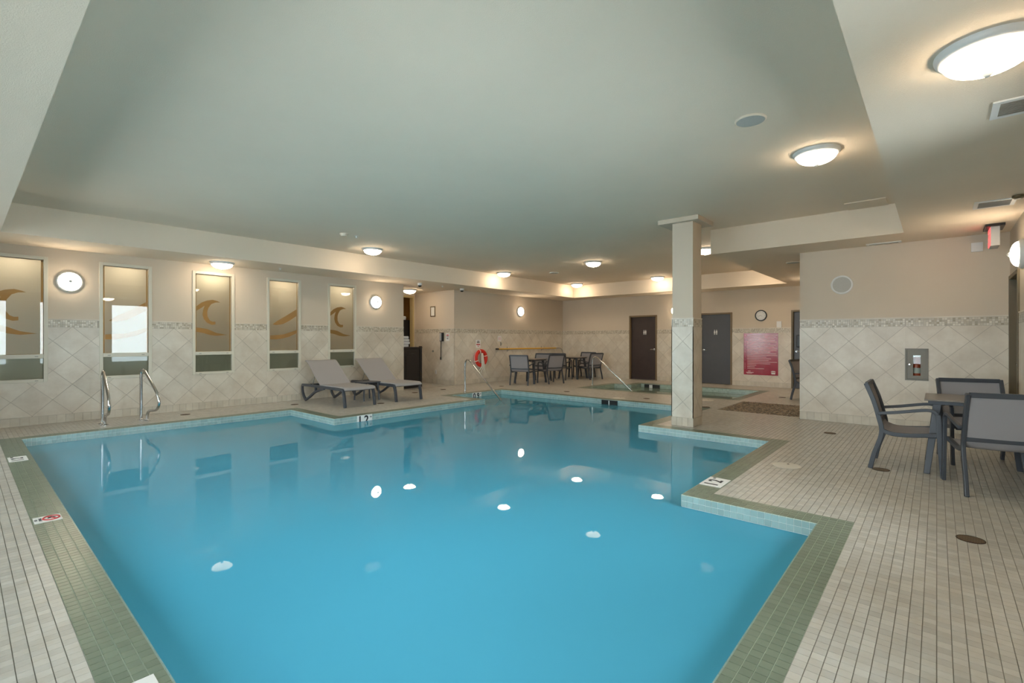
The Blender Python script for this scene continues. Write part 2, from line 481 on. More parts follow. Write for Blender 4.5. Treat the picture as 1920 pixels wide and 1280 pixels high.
# ------------------------------------------------------------------ pools
def make_pool(name, P, O, label, bedm, plaster, water, depth, rows, groutm):
    t = thing(name, label, 'pool', (0, 0, 0))
    n = len(P)
    # coping bed and tiles
    mb = MB()
    for r in slab_poly_rects([P], min(p[0] for p in O), max(p[0] for p in O), min(p[1] for p in O), max(p[1] for p in O)):
        cx, cy = (r[0]+r[1])/2, (r[2]+r[3])/2
        xs = sorted({r[0], r[1], *[p[0] for p in O if r[0] < p[0] < r[1]]}); ys = sorted({r[2], r[3], *[p[1] for p in O if r[2] < p[1] < r[3]]})
        for a, b in zip(xs, xs[1:]):
            for c, d in zip(ys, ys[1:]):
                if in_poly(O, np.array([(a+b)/2]), np.array([(c+d)/2]))[0]: mb.box(a, b, c, d, -.25, -.002)
    mb.build('coping_bed', GREENG, t)
    ring = in_poly(O, X, Y) & ~in_poly(P, X, Y)
    C = np.stack([X[ring], Y[ring], np.full(ring.sum(), -.0035)], 1)
    H = np.tile([.0232, .0232, .0038], (len(C), 1))
    tiles(C, H, 'coping_tile', GREEN, t)
    # face tiles below the coping
    cs, hs = [], []
    grout = MB()
    for i in range(n):
        (x0, y0), (x1, y1) = P[i], P[(i+1) % n]
        ln = abs(x1-x0) + abs(y1-y0); m = round(ln / .05)
        ux, uy = (x1-x0)/ln, (y1-y0)/ln; nx, ny = -uy, ux     # inward
        for k in range(m):
            s_ = (k + .5) * ln / m
            for r in range(rows):
                cs.append((x0 + ux*s_ + nx*.004, y0 + uy*s_ + ny*.004, -.028 - .05*r))
                hs.append((.0232*abs(ux) + .004*abs(nx), .0232*abs(uy) + .004*abs(ny), .0228))
        a = (x0, y0); b = (x1, y1); zb = -.006 - .05*rows
        grout.add([(x0 + nx*.004, y0 + ny*.004, -.004), (x1 + nx*.004, y1 + ny*.004, -.004), (x1 + nx*.004, y1 + ny*.004, zb), (x0 + nx*.004, y0 + ny*.004, zb)], [(0, 1, 2, 3)])
    grout.build('face_grout', groutm, t)
    tiles(np.array(cs), np.array(hs), 'face_tile', AQUA if plaster is PLASTER else SPATILE, t)
    # basin
    bs = MB(); zt = -.006 - .05*rows
    bs.add([(x, y, zt) for x, y in P] + [(x, y, depth) for x, y in P], [(i, (i+1) % n, n + (i+1) % n, n + i) for i in range(n)])
    for r in slab_poly_rects([], min(p[0] for p in P), max(p[0] for p in P), min(p[1] for p in P), max(p[1] for p in P)): pass
    xs = sorted({p[0] for p in P}); ys = sorted({p[1] for p in P})
    wt = MB()
    wt.add([(x, y, WATER) for x, y in P], [tuple(range(n))])
    bs.add([(x, y, depth) for x, y in P], [tuple(range(n))])
    bs.build('basin', plaster, t)
    me = bpy.data.meshes.new('water'); me.from_pydata(wt.v, [], wt.f); me.materials.append(water)
    tag(link('water', me, t), 'still clear water in the basin')
    return t
SPATILE = M('spa_face_tile', (.36, .45, .38), .22, rnd=.12)
pool = make_pool('swimming_pool', POOL, POOL_O, 'large turquoise swimming pool with green tiled edge and stepped outline', GREENG, PLASTER, WATERM, -1.25, 3, AQUAG)
spa = make_pool('whirlpool_spa', SPA, SPA_O, 'small sunken whirlpool spa between the column and the far doors', GREENG, SPAP, SPAW, -.95, 3, AQUAG)
for z, a, b in ((-.32, 8.38, 8.7), (-.58, 8.08, 8.38), (-.84, 7.78, 8.08)): MB().box(7.76, 9.49, a, b, -1.25, z).build('step', PLASTER, pool)
for z, a, b in ((-.32, 7.0, 7.29), (-.58, 6.75, 7.0)): MB().box(11.46, 12.99, a, b, -.95, z).build('step', SPAP, spa)
MB().box(1.52, 1.70, 3.5, 4.7, -1.25, -1.235).build('floor_stripe', STRIPE, pool)
MB().box(1.80, 1.98, 7.5, 8.7, -1.25, -1.235).build('floor_stripe', STRIPE, pool)
ln_ = MB().lathe([(.05, 0), (.05, .006), (.035, .008)], 20, lambda x, y, z: (4.6 + x, .653 + z, -.42 + y)); ln_.build('water_inlet', GREYM, pool, True)
sk = MB().box(9.46, 9.496, 5.25, 5.63, -.13, -.012).build('skimmer_opening', BLACK, pool)
MB().box(9.452, 9.462, 5.430, 5.450, -.12, -.02).build('skimmer_flap', WHITE, sk)
sk = MB().box(13.60, 13.646, 6.15, 6.62, -.14, -.01).build('skimmer_opening', BLACK, spa)
MB().box(13.592, 13.602, 6.36, 6.46, -.13, -.02).build('skimmer_flap', WHITE, sk)

# depth and warning plates
def plate(x0, x1, y0, y1, label): return tag(MB().box((x0-x1)/2, (x1-x0)/2, (y0-y1)/2, (y1-y0)/2, 0, .0042).build('depth_marker', PAPER, loc=((x0+x1)/2, (y0+y1)/2, 0)), label, 'marker', 'white depth markers')
m = plate(4.5, 4.8, 1.46, 1.65 - .002, 'white depth plate reading 1 2 on the corner of the right coping')
digits('12', .125, .165, INK, m, (-.03, 0, .0045), (1, 0, 0), (0, 1, 0), .004)
text_obj('unit_mark', 'm', .05, INK, m, frame_mtx((.12, .05, .0045), (1, 0, 0), (0, 1, 0)), .001)
m = plate(.36, .51, 7.54, 7.84, 'white depth plate on the left coping near the window wall')
digits('12', .11, .13, INK, m, (0, -.03, .0045), (0, 1, 0), (-1, 0, 0), .004)
text_obj('unit_mark', 'm', .045, INK, m, frame_mtx((-.045, .12, .0045), (0, 1, 0), (-1, 0, 0)), .001)
m = plate(.36, .51, 4.88, 5.04, 'white no-diving plate with a crossed red ring on the left coping')
MB().tube([(.02 + .045*math.cos(a), .055*math.sin(a), .0045) for a in [2*pi*i/28 for i in range(28)]], .006, 6, True).build('ring', REDINK, m)
MB().tube([(.02 + .026*math.cos(2.2), .045*math.sin(2.2), .0045), (.02 - .04*math.cos(2.2), -.045*math.sin(2.2), .0045)], .005, 6).build('ring_bar', REDINK, m)
MB().tube([(.0, .0, .0045), (.02, .01, .0045), (.045, .005, .0045)], [.004, .009, .004], 6).build('diver_figure', INK, m)
text_obj('lettering', 'NO\nDIVING', .024, INK, m, frame_mtx((-.05, 0, .0045), (0, 1, 0), (-1, 0, 0)))
m = plate(.36, .51, 2.04, 2.34, 'white plate at the near end of the left coping')
def face_plate(name_num, x0, x1, yf, label):
    o = tag(MB().box((x0-x1)/2, (x1-x0)/2, -.006, 0, -.16, 0).build('depth_marker', PAPER, loc=((x0+x1)/2, yf, .003)), label, 'marker', 'white depth markers')
    digits(name_num, .13, .18, INK, o, (-.03, -.0075, -.085), (1, 0, 0), (0, 0, 1), .005)
    text_obj('unit_mark', 'm', .05, INK, o, frame_mtx((.12, -.0075, -.04), (1, 0, 0), (0, 0, 1)), .001)
    return o
face_plate('12', 4.57, 4.87, 7.592, 'white depth plate on the pool face below the loungers')
face_plate('09', 8.43, 8.74, 8.692, 'white 0 9 depth plate on the face above the entry steps')

# ------------------------------------------------------------------ walls
def uvw(plane, c, sgn):
    """map wall coordinates: u along, v up, w out of the wall into the room"""
    if plane == 'Y': return lambda u, v, w_: (u, c + sgn*w_, v)
    return lambda u, v, w_: (c + sgn*w_, u, v)
def wall_mesh(plane, c, sgn, rect, holes, th=.14):
    mb = MB(); fn = uvw(plane, c, sgn)
    for u0, u1, v0, v1 in minus(rect, holes): mb.prism([(u0, v0), (u1, v0), (u1, v1), (u0, v1)], fn, -th, 0)
    return mb
DP = .465
def dress(wall, side, plane, c, sgn, u0, u1, holes, unode, znode=.375, base=True):
    """diagonal stone tiles, mosaic strip and base course on a wall"""
    fn = uvw(plane, c, sgn)
    zb, zt = .135, 1.525
    rects = minus((u0, u1, zb, zt), holes)
    for u_, v_, a, b in [(0, 0, 0, 0)]: pass
    bed = MB()
    for r in minus((u0, u1, 0, 1.66), holes): bed.prism([(r[0], r[2]), (r[1], r[2]), (r[1], r[3]), (r[0], r[3])], fn, 0, .006)
    bed.build('grout_bed', GROUT, wall)
    i0, i1 = int((u0 - unode)/DP) - 2, int((u1 - unode)/DP) + 3
    g = DP/2 - .0028*1.414
    for i in range(i0, i1):
        for kz in range(-1, 4):
            for half in (0, 1):
                # cells between the lattice nodes
                cu = unode + i*DP + half*DP/2 + 0; cz = znode + kz*DP + half*DP/2 + DP/2
                d = [(cu - g, cz), (cu, cz - g), (cu + g, cz), (cu, cz + g)]
                mb = MB()
                for r in rects:
                    p = clip_rect(d, r)
                    if p: mb.prism(p, fn, .004, .0105)
                if mb.v: mb.build('wall_tile', STONE, wall)
    cs, hs = [], []
    p = .0285; rows = 4
    for r in minus((u0, u1, 1.528, 1.528 + p*rows), holes):
        if r[3] - r[2] < .1: continue
        for k in range(int((r[1]-r[0])/p)):
            for j in range(rows):
                u = r[0] + (k + .5)*p; v = 1.528 + (j + .5)*p
                cs.append(fn(u, v, .0075)); q = fn(.0125, .0125, 0); 
                hs.append((.0125, .0035, .0125) if plane == 'Y' else (.0035, .0125, .0125))
    if cs: tag(box_field(np.array(cs), np.array(hs), 'mosaic_strip', MOSAIC, wall), 'narrow strip of small pale and brown mosaic chips')
    cap = MB()
    for r in minus((u0, u1, 1.644, 1.662), holes): cap.prism([(r[0], r[2]), (r[1], r[2]), (r[1], r[3]), (r[0], r[3])], fn, .004, .013)
    if cap.v: cap.build('cap_strip', STONE, wall)
    if base:
        bb = thing('baseboard_' + side, None, None); bb['kind'] = 'structure'; bb['label'] = 'pale stone base course along the foot of the ' + side.replace('_', ' ') + ' wall'; bb['category'] = 'baseboard'
        cache = {}
        for r in minus((u0, u1, 0, .132), holes):
            if r[2] > .01: continue
            n = max(1, round((r[1]-r[0])/.105)); wd = (r[1]-r[0])/n
            for k in range(n):
                key = round(wd, 4)
                if key not in cache:
                    mb = MB(); h = wd/2 - .0015
                    mb.prism([(-h, -.0645), (h, -.0645), (h, .0645), (-h, .0645)], uvw(plane, 0, sgn), 0, .012); cache[key] = mb.mesh('base_tile', BASET)
                link('base_tile', cache[key], bb, fn(r[0] + (k + .5)*wd, .0665, 0))

WIN = [(.93 - .73 + 1.3545*i - .0, .93 + 1.3545*i) for i in range(5)]
WIN = [(.20, .93), (1.553, 2.28), (2.905, 3.632), (4.258, 4.98), (5.612, 6.335)]
WZ = (.665, 2.632)
win_holes = [(a, b, *WZ) for a, b in WIN]
wl = struct('wall_left', wall_mesh('Y', YW, -1, (XR, AX0, 0, ZS + .5), win_holes), PAINT, 'cream wall with five tall frosted windows above stone tiles', 'wall')
dress(wl, 'left', 'Y', YW, -1, XR, AX0, win_holes, .985)
wl2 = struct('wall_far_left', wall_mesh('Y', YW, -1, (AX1, XB, 0, ZS + .5), []), PAINT, 'cream wall carrying the red ring buoy and yellow pole', 'wall')
dress(wl2, 'far_left', 'Y', YW, -1, AX1, XB, [], .985)
wp = struct('wall_alcove', wall_mesh('X', AX1 + .14, -1, (YW + .14, AY1 + 1.4, 0, ZS + .5), [], .0), PAINT, 'side wall of the alcove with the telephone', 'wall') if False else None
mb = MB(); mb.box(AX1, AX1 + .14, YW + .14, AY1 + .12, 0, ZS + .5)
wp = struct('wall_alcove', mb, PAINT, 'cream side wall of the alcove carrying the telephone', 'wall')
dress(wp, 'alcove', 'X', AX1, -1, YW, AY1, [], 10.98)
D1, D2, D3 = (6.83, 7.82), (4.51, 5.47), (2.02, 2.98)
DZ = 2.13
door_holes = [(*d, 0, DZ) for d in (D1, D2, D3)]
wb = struct('wall_back', wall_mesh('X', XB, -1, (YBLK - .2, YW + .14, 0, ZS + .5), door_holes).box(XB + .16, XB + .2, YBLK - .2, YW + .2, -.2, ZS), PAINT, 'far cream wall with three dark doors', 'wall')  # unseen slab behind the doors added to stop sky light leaking in
dress(wb, 'back', 'X', XB, -1, YBLK, YW, door_holes, 1.046)
EXH = (.09, .356, .727, 1.198)
mb = wall_mesh('X', XBLK, -1, (YR, YBLK, 0, ZS + .5), [EXH], .2)
fn = uvw('Y', YBLK, 1)
mb.prism([(XBLK + .2, 0), (XB, 0), (XB, ZS + .5), (XBLK + .2, ZS + .5)], fn, -.14, 0)
wr = struct('wall_right', mb, PAINT, 'nearer cream wall block with the extinguisher cabinet', 'wall')
dress(wr, 'right', 'X', XBLK, -1, YR, YBLK, [EXH], 1.046)
DR = (8.27, 9.2)
RWIN = [(-.12, 1.03), (1.70, 2.84), (3.52, 4.66)]
rholes = [(*DR, 0, 2.17)] + [(*r, .5, 2.6) for r in RWIN]
ws = struct('wall_camera_side', wall_mesh('Y', YR, 1, (XR, XBLK, 0, ZS + .5), rholes).box(DR[0] - .2, XBLK + .2, YR - .2, YR - .16, -.2, ZS), PAINT, 'outer wall beside the near table with a door', 'wall')  # the extra slab outside the door is added to keep daylight out
dress(ws, 'camera_side', 'Y', YR, 1, 4.8, XBLK, rholes, 1.0)
BWIN = [(c - .62, c + .62) for c in (.75, 2.6, 4.45, 6.3, 8.15)]
wq = struct('wall_rear', wall_mesh('X', XR, 1, (YR, YW, 0, ZS + .5), [(*r, .5, 2.6) for r in BWIN]), PAINT, 'outer window wall behind the left deck', 'wall')

# ------------------------------------------------------------------ ceiling
TX0, TX1, TX2, TY0, TY1, TY2 = .37, 8.45, 14.08, .335, 2.9, 9.47
mb = MB()
top = ZT + .1
for r in [(XR-.14, TX0, YR-.14, YW+.14), (TX0, XB+.14, TY2, YW+.14), (TX0, TX1, YR-.14, TY0), (TX1, XB+.14, YR-.14, TY1), (TX2, XB+.14, TY1, TY2)]: mb.box(*r, ZS, top)
mb.box(TX0, TX1, TY0, TY2, ZT, top); mb.box(TX1, TX2, TY1, TY2, ZT, top)
mb.box(XR-.14, AX1+.14, YW+.14, 14.0, ZS, top)
ceil = struct('ceiling', mb, CEIL, 'pale ceiling raised in a tray over the pool with a lower rim', 'ceiling')
ac = MB().box(8.0, 8.43, .5, .955, ZT-.012, ZT).build('access_panel', CEIL, ceil)

# ------------------------------------------------------------------ column
col = thing('trim_1', None, None, (0, 0, 0)); col['kind'] = 'structure'; col['label'] = 'square column standing on the pool peninsula, tiled below and painted above'; col['category'] = 'column'
px0, px1, py0, py1 = 7.345, 7.695, 2.785, 3.105
MB().box(px0, px1, py0, py1, 0, ZT).build('shaft', PAINT, col)
MB().box(7.25, 7.9, 2.67, 3.30, ZT - .066, ZT).build('capital', PAINT, col)
for plane, c, sgn, u0, u1, un in (('X', px0, -1, py0, py1, 2.936), ('Y', py0, -1, px0, px1, 7.52), ('X', px1, 1, py0, py1, 2.936), ('Y', py1, 1, px0, px1, 7.52)):
    dress(col, 'column', plane, c, sgn, u0 - .0105, u1 + .0105, [(-9, 20, 0, .135)], un, base=False)
    fn2 = uvw(plane, c, sgn); n_ = 4; wd = (u1 - u0 + .021)/n_
    for k in range(n_):
        mb = MB(); a = u0 - .0105 + k*wd
        mb.prism([(a + .0015, .002), (a + wd - .0015, .002), (a + wd - .0015, .131), (a + .0015, .131)], fn2, 0, .012); mb.build('base_tile', BASET, col)

# ------------------------------------------------------------------ windows with etched waves
PXA = [[(150,480),(200,440),(260,415),(320,405),(370,415),(402,428),(350,432),(305,450),(275,490),(262,530),(265,580),(290,620),(320,632),(350,630),(350,660),(310,665),(260,645),(225,605),(212,560),(218,515),(235,470),(190,500),(150,525)],
       [(150,695),(200,698),(260,708),(320,732),(360,748),(480,768),(360,778),(290,770),(220,750),(150,738)]]
PXB = [[(945,655),(1000,612),(1080,562),(1150,515),(1190,488),(1190,560),(1120,610),(1050,650),(980,662)],
       [(922,770),(980,766),(1050,760),(1120,736),(1190,710),(1190,745),(1120,780),(1050,800),(980,812),(922,810)]]
def make_window(n, x0, x1, kind, label):
    t = thing('window_%d' % n, None, None, (0, 0, 0)); t['kind'] = 'structure'; t['label'] = label; t['category'] = 'window'
    z0, z1 = WZ; fr = MB(); yf, yb = YW - .018, YW + .07; b = .05
    zt0, zt1 = 1.035, 1.10
    fr.box(x0, x0 + b, yf, yb, z0, z1).box(x1 - b, x1, yf, yb, z0, z1).box(x0 + b, x1 - b, yf, yb, z1 - b, z1).box(x0 + b, x1 - b, yf, yb, z0, z0 + b)
    f = fr.build('frame', VINYL, t, bevel=.004)
    tr = MB().box(x0 + b, x1 - b, yf + .004, yb, zt0, zt1).build('transom', VINYL, t, bevel=.004)
    for z in (zt0 + .03, z0 + .022):
        for x in (x0 + .13, x1 - .13): MB().box(x - .02, x + .02, yf - (.001 if z < .9 else -.003), yf + .006, z - .005, z + .005).build('weep_slot', GREYM, tr if z > .9 else f)
    u0, u1, v0, v1 = x0 + b, x1 - b, zt1, z1 - b
    MB().box(u0, u1, YW + .030, YW + .036, v0, v1).build('pane', GLASS, t)
    MB().box(u0, u1, YW + .030, YW + .036, z0 + b, zt0).build('pane', GLASS, t)
    wd, hg = u1 - u0, v1 - v0; ins = .026
    L0, L1_, T_, B_, PX = (150, 500, 150, 940, PXA) if kind == 'A' else (920, 1190, 200, 925, PXB)
    polys = [[(ins, .004), (wd - ins, .004), (wd - ins, hg - .004), (ins, hg - .004)]]
    for P in PX:
        polys.append([(ins + .004 + min(max((px - L0)/(L1_ - L0), 0), 1)*(wd - 2*ins - .008), (B_ - py)/(B_ - T_)*hg) for px, py in P])
    me = flat_curve(polys, 'frosted_film'); me.materials.clear(); me.materials.append(FILM)
    me.transform(frame_mtx((u0, YW + .042, v0), (1, 0, 0), (0, 0, 1)))
    link('frosted_film', me, t)
    MB().box(u0, u1, YW + .040, YW + .042, z0 + b, zt0).build('lower_film', SMOKE, t)
    return t
for i, (a, b_) in enumerate(WIN):
    make_window(i + 1, a, b_, 'AB'[i % 2], ['tall frosted window at the edge of the view, before the round wall lamp', 'tall window behind the pool ladder rails reflecting bright daylight', 'tall window with an etched curling wave under the rim lamp', 'tall window with a rising etched swoosh', 'tall window with an etched wave behind the first lounger'][i])
wi = 6
def outer_window(plane, c, sgn, a, b_, label):
    global wi
    t = thing('window_%d' % wi, None, None, (0, 0, 0)); t['kind'] = 'structure'; t['label'] = label; t['category'] = 'window'; wi += 1
    fn = uvw(plane, c, sgn); mb = MB()
    for r in ((a, a + .05, .5, 2.6), (b_ - .05, b_, .5, 2.6), (a + .05, b_ - .05, .5, .55), (a + .05, b_ - .05, 2.55, 2.6)):
        mb.prism([(r[0], r[2]), (r[1], r[2]), (r[1], r[3]), (r[0], r[3])], fn, -.1, .01)
    mb.build('frame', VINYL, t)
    mb = MB(); mb.prism([(a + .05, .55), (b_ - .05, .55), (b_ - .05, 2.55), (a + .05, 2.55)], fn, -.05, -.045); mb.build('pane', GLASS, t)
    ld = bpy.data.lights.new('daylight_portal', 'AREA'); ld.shape = 'RECTANGLE'; ld.size = b_ - a; ld.size_y = 2.1; ld.cycles.is_portal = True
    lo = bpy.data.objects.new('daylight_portal', ld); COL.objects.link(lo); lo.location = fn((a + b_)/2, 1.55, -.16)
    d = Vector(fn(0, 0, 1)) - Vector(fn(0, 0, 0)); lo.rotation_euler = d.to_track_quat('-Z', 'Y').to_euler(); lo.parent = t
ordn = ['first', 'second', 'third', 'fourth', 'fifth']
for k, r in enumerate(RWIN): outer_window('Y', YR, 1, *r, ordn[k] + ' clear window of the outer wall beside the camera')
for k, r in enumerate(BWIN): outer_window('X', XR, 1, *r, ordn[k] + ' clear window of the outer wall behind the camera')
gr = MB().box(-40, XR - .3, -40, 50, -.6, -.3).box(XR - .3, 60, -40, YR - .3, -.6, -.3)
struct('ground', gr, SNOW, 'pale snowy ground outside the windows', 'ground')

# ------------------------------------------------------------------ hallway behind the frosted windows, lobby behind the alcove
mb = MB().box(XR, AX0 - .1, 12.6, 12.74, 0, ZS).box(XR - .14, XR, YW + .14, 12.74, 0, ZS)
struct('wall_hall', mb, HALL, 'golden brown hallway wall seen through the window glass', 'wall')
struct('floor_hall', MB().box(XR, AX0 - .1, YW + .141, 12.6, -.2, 0), HALLF, 'brown hallway floor behind the windows', 'floor')
mb = MB().box(AX0 - .1, AX0, YW + .14, 13.74, 0, ZS); struct('wall_alcove_left', mb, PAINT, 'hidden side wall of the alcove', 'wall')
mb = MB().box(AX0, 8.55, AY1, AY1 + .12, 0, ZS).box(8.55, AX1, AY1, AY1 + .12, 2.70, ZS).box(9.46, AX1, AY1, AY1 + .12, 0, 2.70)
struct('wall_alcove_end', mb, PAINT, 'end wall of the alcove around the lobby opening', 'wall')
mb = MB().box(9.40, 9.46, AY1 - .015, AY1 + .13, 0, 2.70).box(8.55, 8.61, AY1 - .015, AY1 + .13, 0, 2.70).box(8.61, 9.40, AY1 - .015, AY1 + .13, 2.64, 2.70)
struct('trim_2', mb, TANJ, 'tan jamb round the lobby opening in the alcove', 'trim')
struct('wall_lobby', MB().box(AX0, AX1 + .14, 13.6, 13.74, 0, ZS).box(AX1, AX1 + .14, AY1 + .12, 13.6, 0, ZS), WOOD, 'brown wooden wall of the lobby seen past the alcove', 'wall')
o = tag(MB().box(9.22, 9.49, 12.60, 13.40, .0, 1.95).build('tall_cupboard', CABM), 'tall dark cupboard in the lobby beyond the alcove opening', 'cupboard')
MB().box(9.21, 9.22, 12.63, 13.37, .1, 1.85).build('door', DWOOD, o)
o = tag(MB().lathe([(.0, .0), (.05, .005), (.07, .03), (.07, .10), (.04, .12)], 16, lambda x, y, z: (9.34 + x, 12.75 + y*.8, 1.952 + z)).build('lobby_bowl', PAPER, smooth=True), 'small white bowl on top of the dark lobby cupboard', 'bowl')

# ------------------------------------------------------------------ doors
def make_door(n, plane, c, sgn, a, b_, z1, mat, fmat, label, hinge_hi, lever=True, depth=.05):
    t = thing('door_%d' % n, None, None, (0, 0, 0)); t['kind'] = 'structure'; t['label'] = label; t['category'] = 'door'
    fn = uvw(plane, c, sgn); mb = MB(); f = .05
    for r in ((a, a + f, 0, z1), (b_ - f, b_, 0, z1), (a + f, b_ - f, z1 - f, z1)):
        mb.prism([(r[0], r[2]), (r[1], r[2]), (r[1], r[3]), (r[0], r[3])], fn, -.13, .022)
    mb.build('door_frame', fmat, t, bevel=.004)
    mb = MB(); mb.prism([(a + f + .003, .012), (b_ - f - .003, .012), (b_ - f - .003, z1 - f - .003), (a + f + .003, z1 - f - .003)], fn, -depth - .045, -depth)
    leaf = mb.build('door_leaf', mat, t)
    if lever:
        u = (a + f + .07) if hinge_hi else (b_ - f - .07); s = 1 if hinge_hi else -1
        mb = MB(); mb.lathe([(.032, -depth), (.032, -depth + .012), (.012, -depth + .014), (.012, -depth + .05)], 14, lambda x, y, z: fn(u + x, 1.01 + y, z))
        mb.tube([fn(u, 1.01, -depth + .048), fn(u + s*.05, 1.012, -depth + .055), fn(u + s*.12, 1.003, -depth + .05)], [.013, .011, .009], 8)
        mb.build('lever_handle', STEEL, leaf, True)
    return t, leaf, fn, depth
def pictogram(leaf, fn, u, v, depth, s):
    o = MB(); o.prism([(u-.065, v-.085), (u+.065, v-.085), (u+.065, v+.085), (u-.065, v+.085)], fn, -depth, -depth + .004)
    p = o.build('restroom_plate', DGREY, leaf)
    for k, du in enumerate((-.03, .03)):
        mb = MB(); w0 = -depth + .004; w1 = -depth + .007
        mb.prism([(u + du + .013*math.cos(i*pi/5), v + .06 + .013*math.sin(i*pi/5)) for i in range(10)], fn, w0, w1)
        if k: mb.prism([(u+du-.012, v+.042), (u+du+.012, v+.042), (u+du+.026, v-.02), (u+du-.026, v-.02)], fn, w0, w1)
        else: mb.prism([(u+du-.022, v+.042), (u+du+.022, v+.042), (u+du+.02, v-.02), (u+du-.02, v-.02)], fn, w0, w1)
        for e in (-.01, .01): mb.prism([(u+du+e-.006, v-.02), (u+du+e+.006, v-.02), (u+du+e+.006, v-.072), (u+du+e-.006, v-.072)], fn, w0, w1)
        mb.build('restroom_figure', PAPER, p)
t, leaf, fn, dp = make_door(1, 'X', XB, -1, *D1, DZ, DWOOD, DFRAME, 'dark brown restroom door left of the column', True)
pictogram(leaf, fn, 7.28, 1.57, dp, 1)
t, leaf, fn, dp = make_door(2, 'X', XB, -1, *D2, DZ, DGREY, DFRAME, 'charcoal restroom door right of the column', False)
pictogram(leaf, fn, 5.0, 1.55, dp, 1)
make_door(3, 'X', XB, -1, *D3, DZ, DGREY, OLIVE, 'grey door at the end of the passage beside the wall block', False)
make_door(4, 'Y', YR, 1, *DR, 2.17, OLIVE, OLIVE, 'olive brown door in the side wall at the picture edge', False, depth=.09)

# ------------------------------------------------------------------ lamps
def make_lamp(name, r, tilt=None):
    t = thing(name, 'x', 'lamp')
    def fn(x, y, z): return (x, y, z) if tilt is None else (x, z, y)     # wall lamps: out along local -Y
    MB().lathe([(r, 0), (r*1.0, -.012), (r*.97, -.028), (r*.90, -.038), (r*.86, -.040)], 36, fn).build('rim', WHITE, t, True)
    prof = [(r*.85*math.cos(a), -.036 - r*.42*math.sin(a)) for a in [i*pi/2/9 for i in range(10)]]
    prof[-1] = (.004, prof[-1][1])
    MB().lathe(prof, 36, fn).build('glowing_bowl', LAMPM, t, True)
    zb = prof[-1][1]
    MB().lathe([(.004, zb + .004), (.020, zb + .002), (.023, zb - .008), (.013, zb - .020), (.003, zb - .026)], 14, fn).build('finial', WHITE, t, True)
    return t
cl = make_lamp('ceiling_lamp', .205); cu_ = []
G1, G2, G3 = 'dome lamps under the raised ceiling', 'dome lamps under the lower ceiling rim', 'round wall lamps'
for x, y, lab in [(5.62, .90, 'dome ceiling lamp nearest the right edge of the raised ceiling, above the pool'), (5.62, 8.74, 'dome ceiling lamp above the first lounger at the tray edge'),
                  (10.02, 9.08, 'dome ceiling lamp above the ring buoy'), (13.62, 9.05, 'dome ceiling lamp in the far corner over the last table'),
                  (10.04, 6.20, 'dome ceiling lamp in the middle of the raised ceiling, before the spa'), (13.70, 6.25, 'dome ceiling lamp beside the column, near the brown door'),
                  (10.10, 3.57, 'dome ceiling lamp half hidden between column and bulkhead'), (13.3, 3.28, 'dome ceiling lamp hidden behind the bulkhead by the clock')]:
    place(cl, cu_, (x, y, ZT), 0, lab, G1)
for x, y, lab in [(3.27, 10.12, 'dome lamp under the rim above the wave window'), (8.62, 11.5, 'dome lamp in the alcove ceiling'), (3.37, -.19, 'large dome lamp in the upper corner near the camera'),
                  (13.2, 2.2, 'dome lamp over the passage behind the wall block')]:
    place(cl, cu_, (x, y, ZS), 0, lab, G2)
for k, w_ in enumerate(('first', 'second', 'third', 'fourth', 'fifth')): place(cl, cu_, (.565 + 1.352*k, 10.98, ZS), 0, 'added dome lamp in the hallway brightening the %s frosted window' % w_, 'added hallway dome lamps')  # invented lamps, one per window, to brighten the film towards its top
sl = make_lamp('wall_lamp', .168, 1); su = []
for loc, rz, lab in [((1.185, YW, 2.265), 0, 'round glowing wall lamp between the first two windows'), ((6.87, YW, 2.262), 0, 'round glowing wall lamp right of the last window'), ((12.46, YW, 2.27), 0, 'round glowing wall lamp above the yellow pole'),
                     ((XB, 6.19, 2.24), -pi/2, 'round wall lamp almost hidden behind the column'), ((8.0, YR, 2.31), pi, 'round wall lamp cut by the picture edge above the olive door')]:
    place(sl, su, loc, rz, lab, G3)

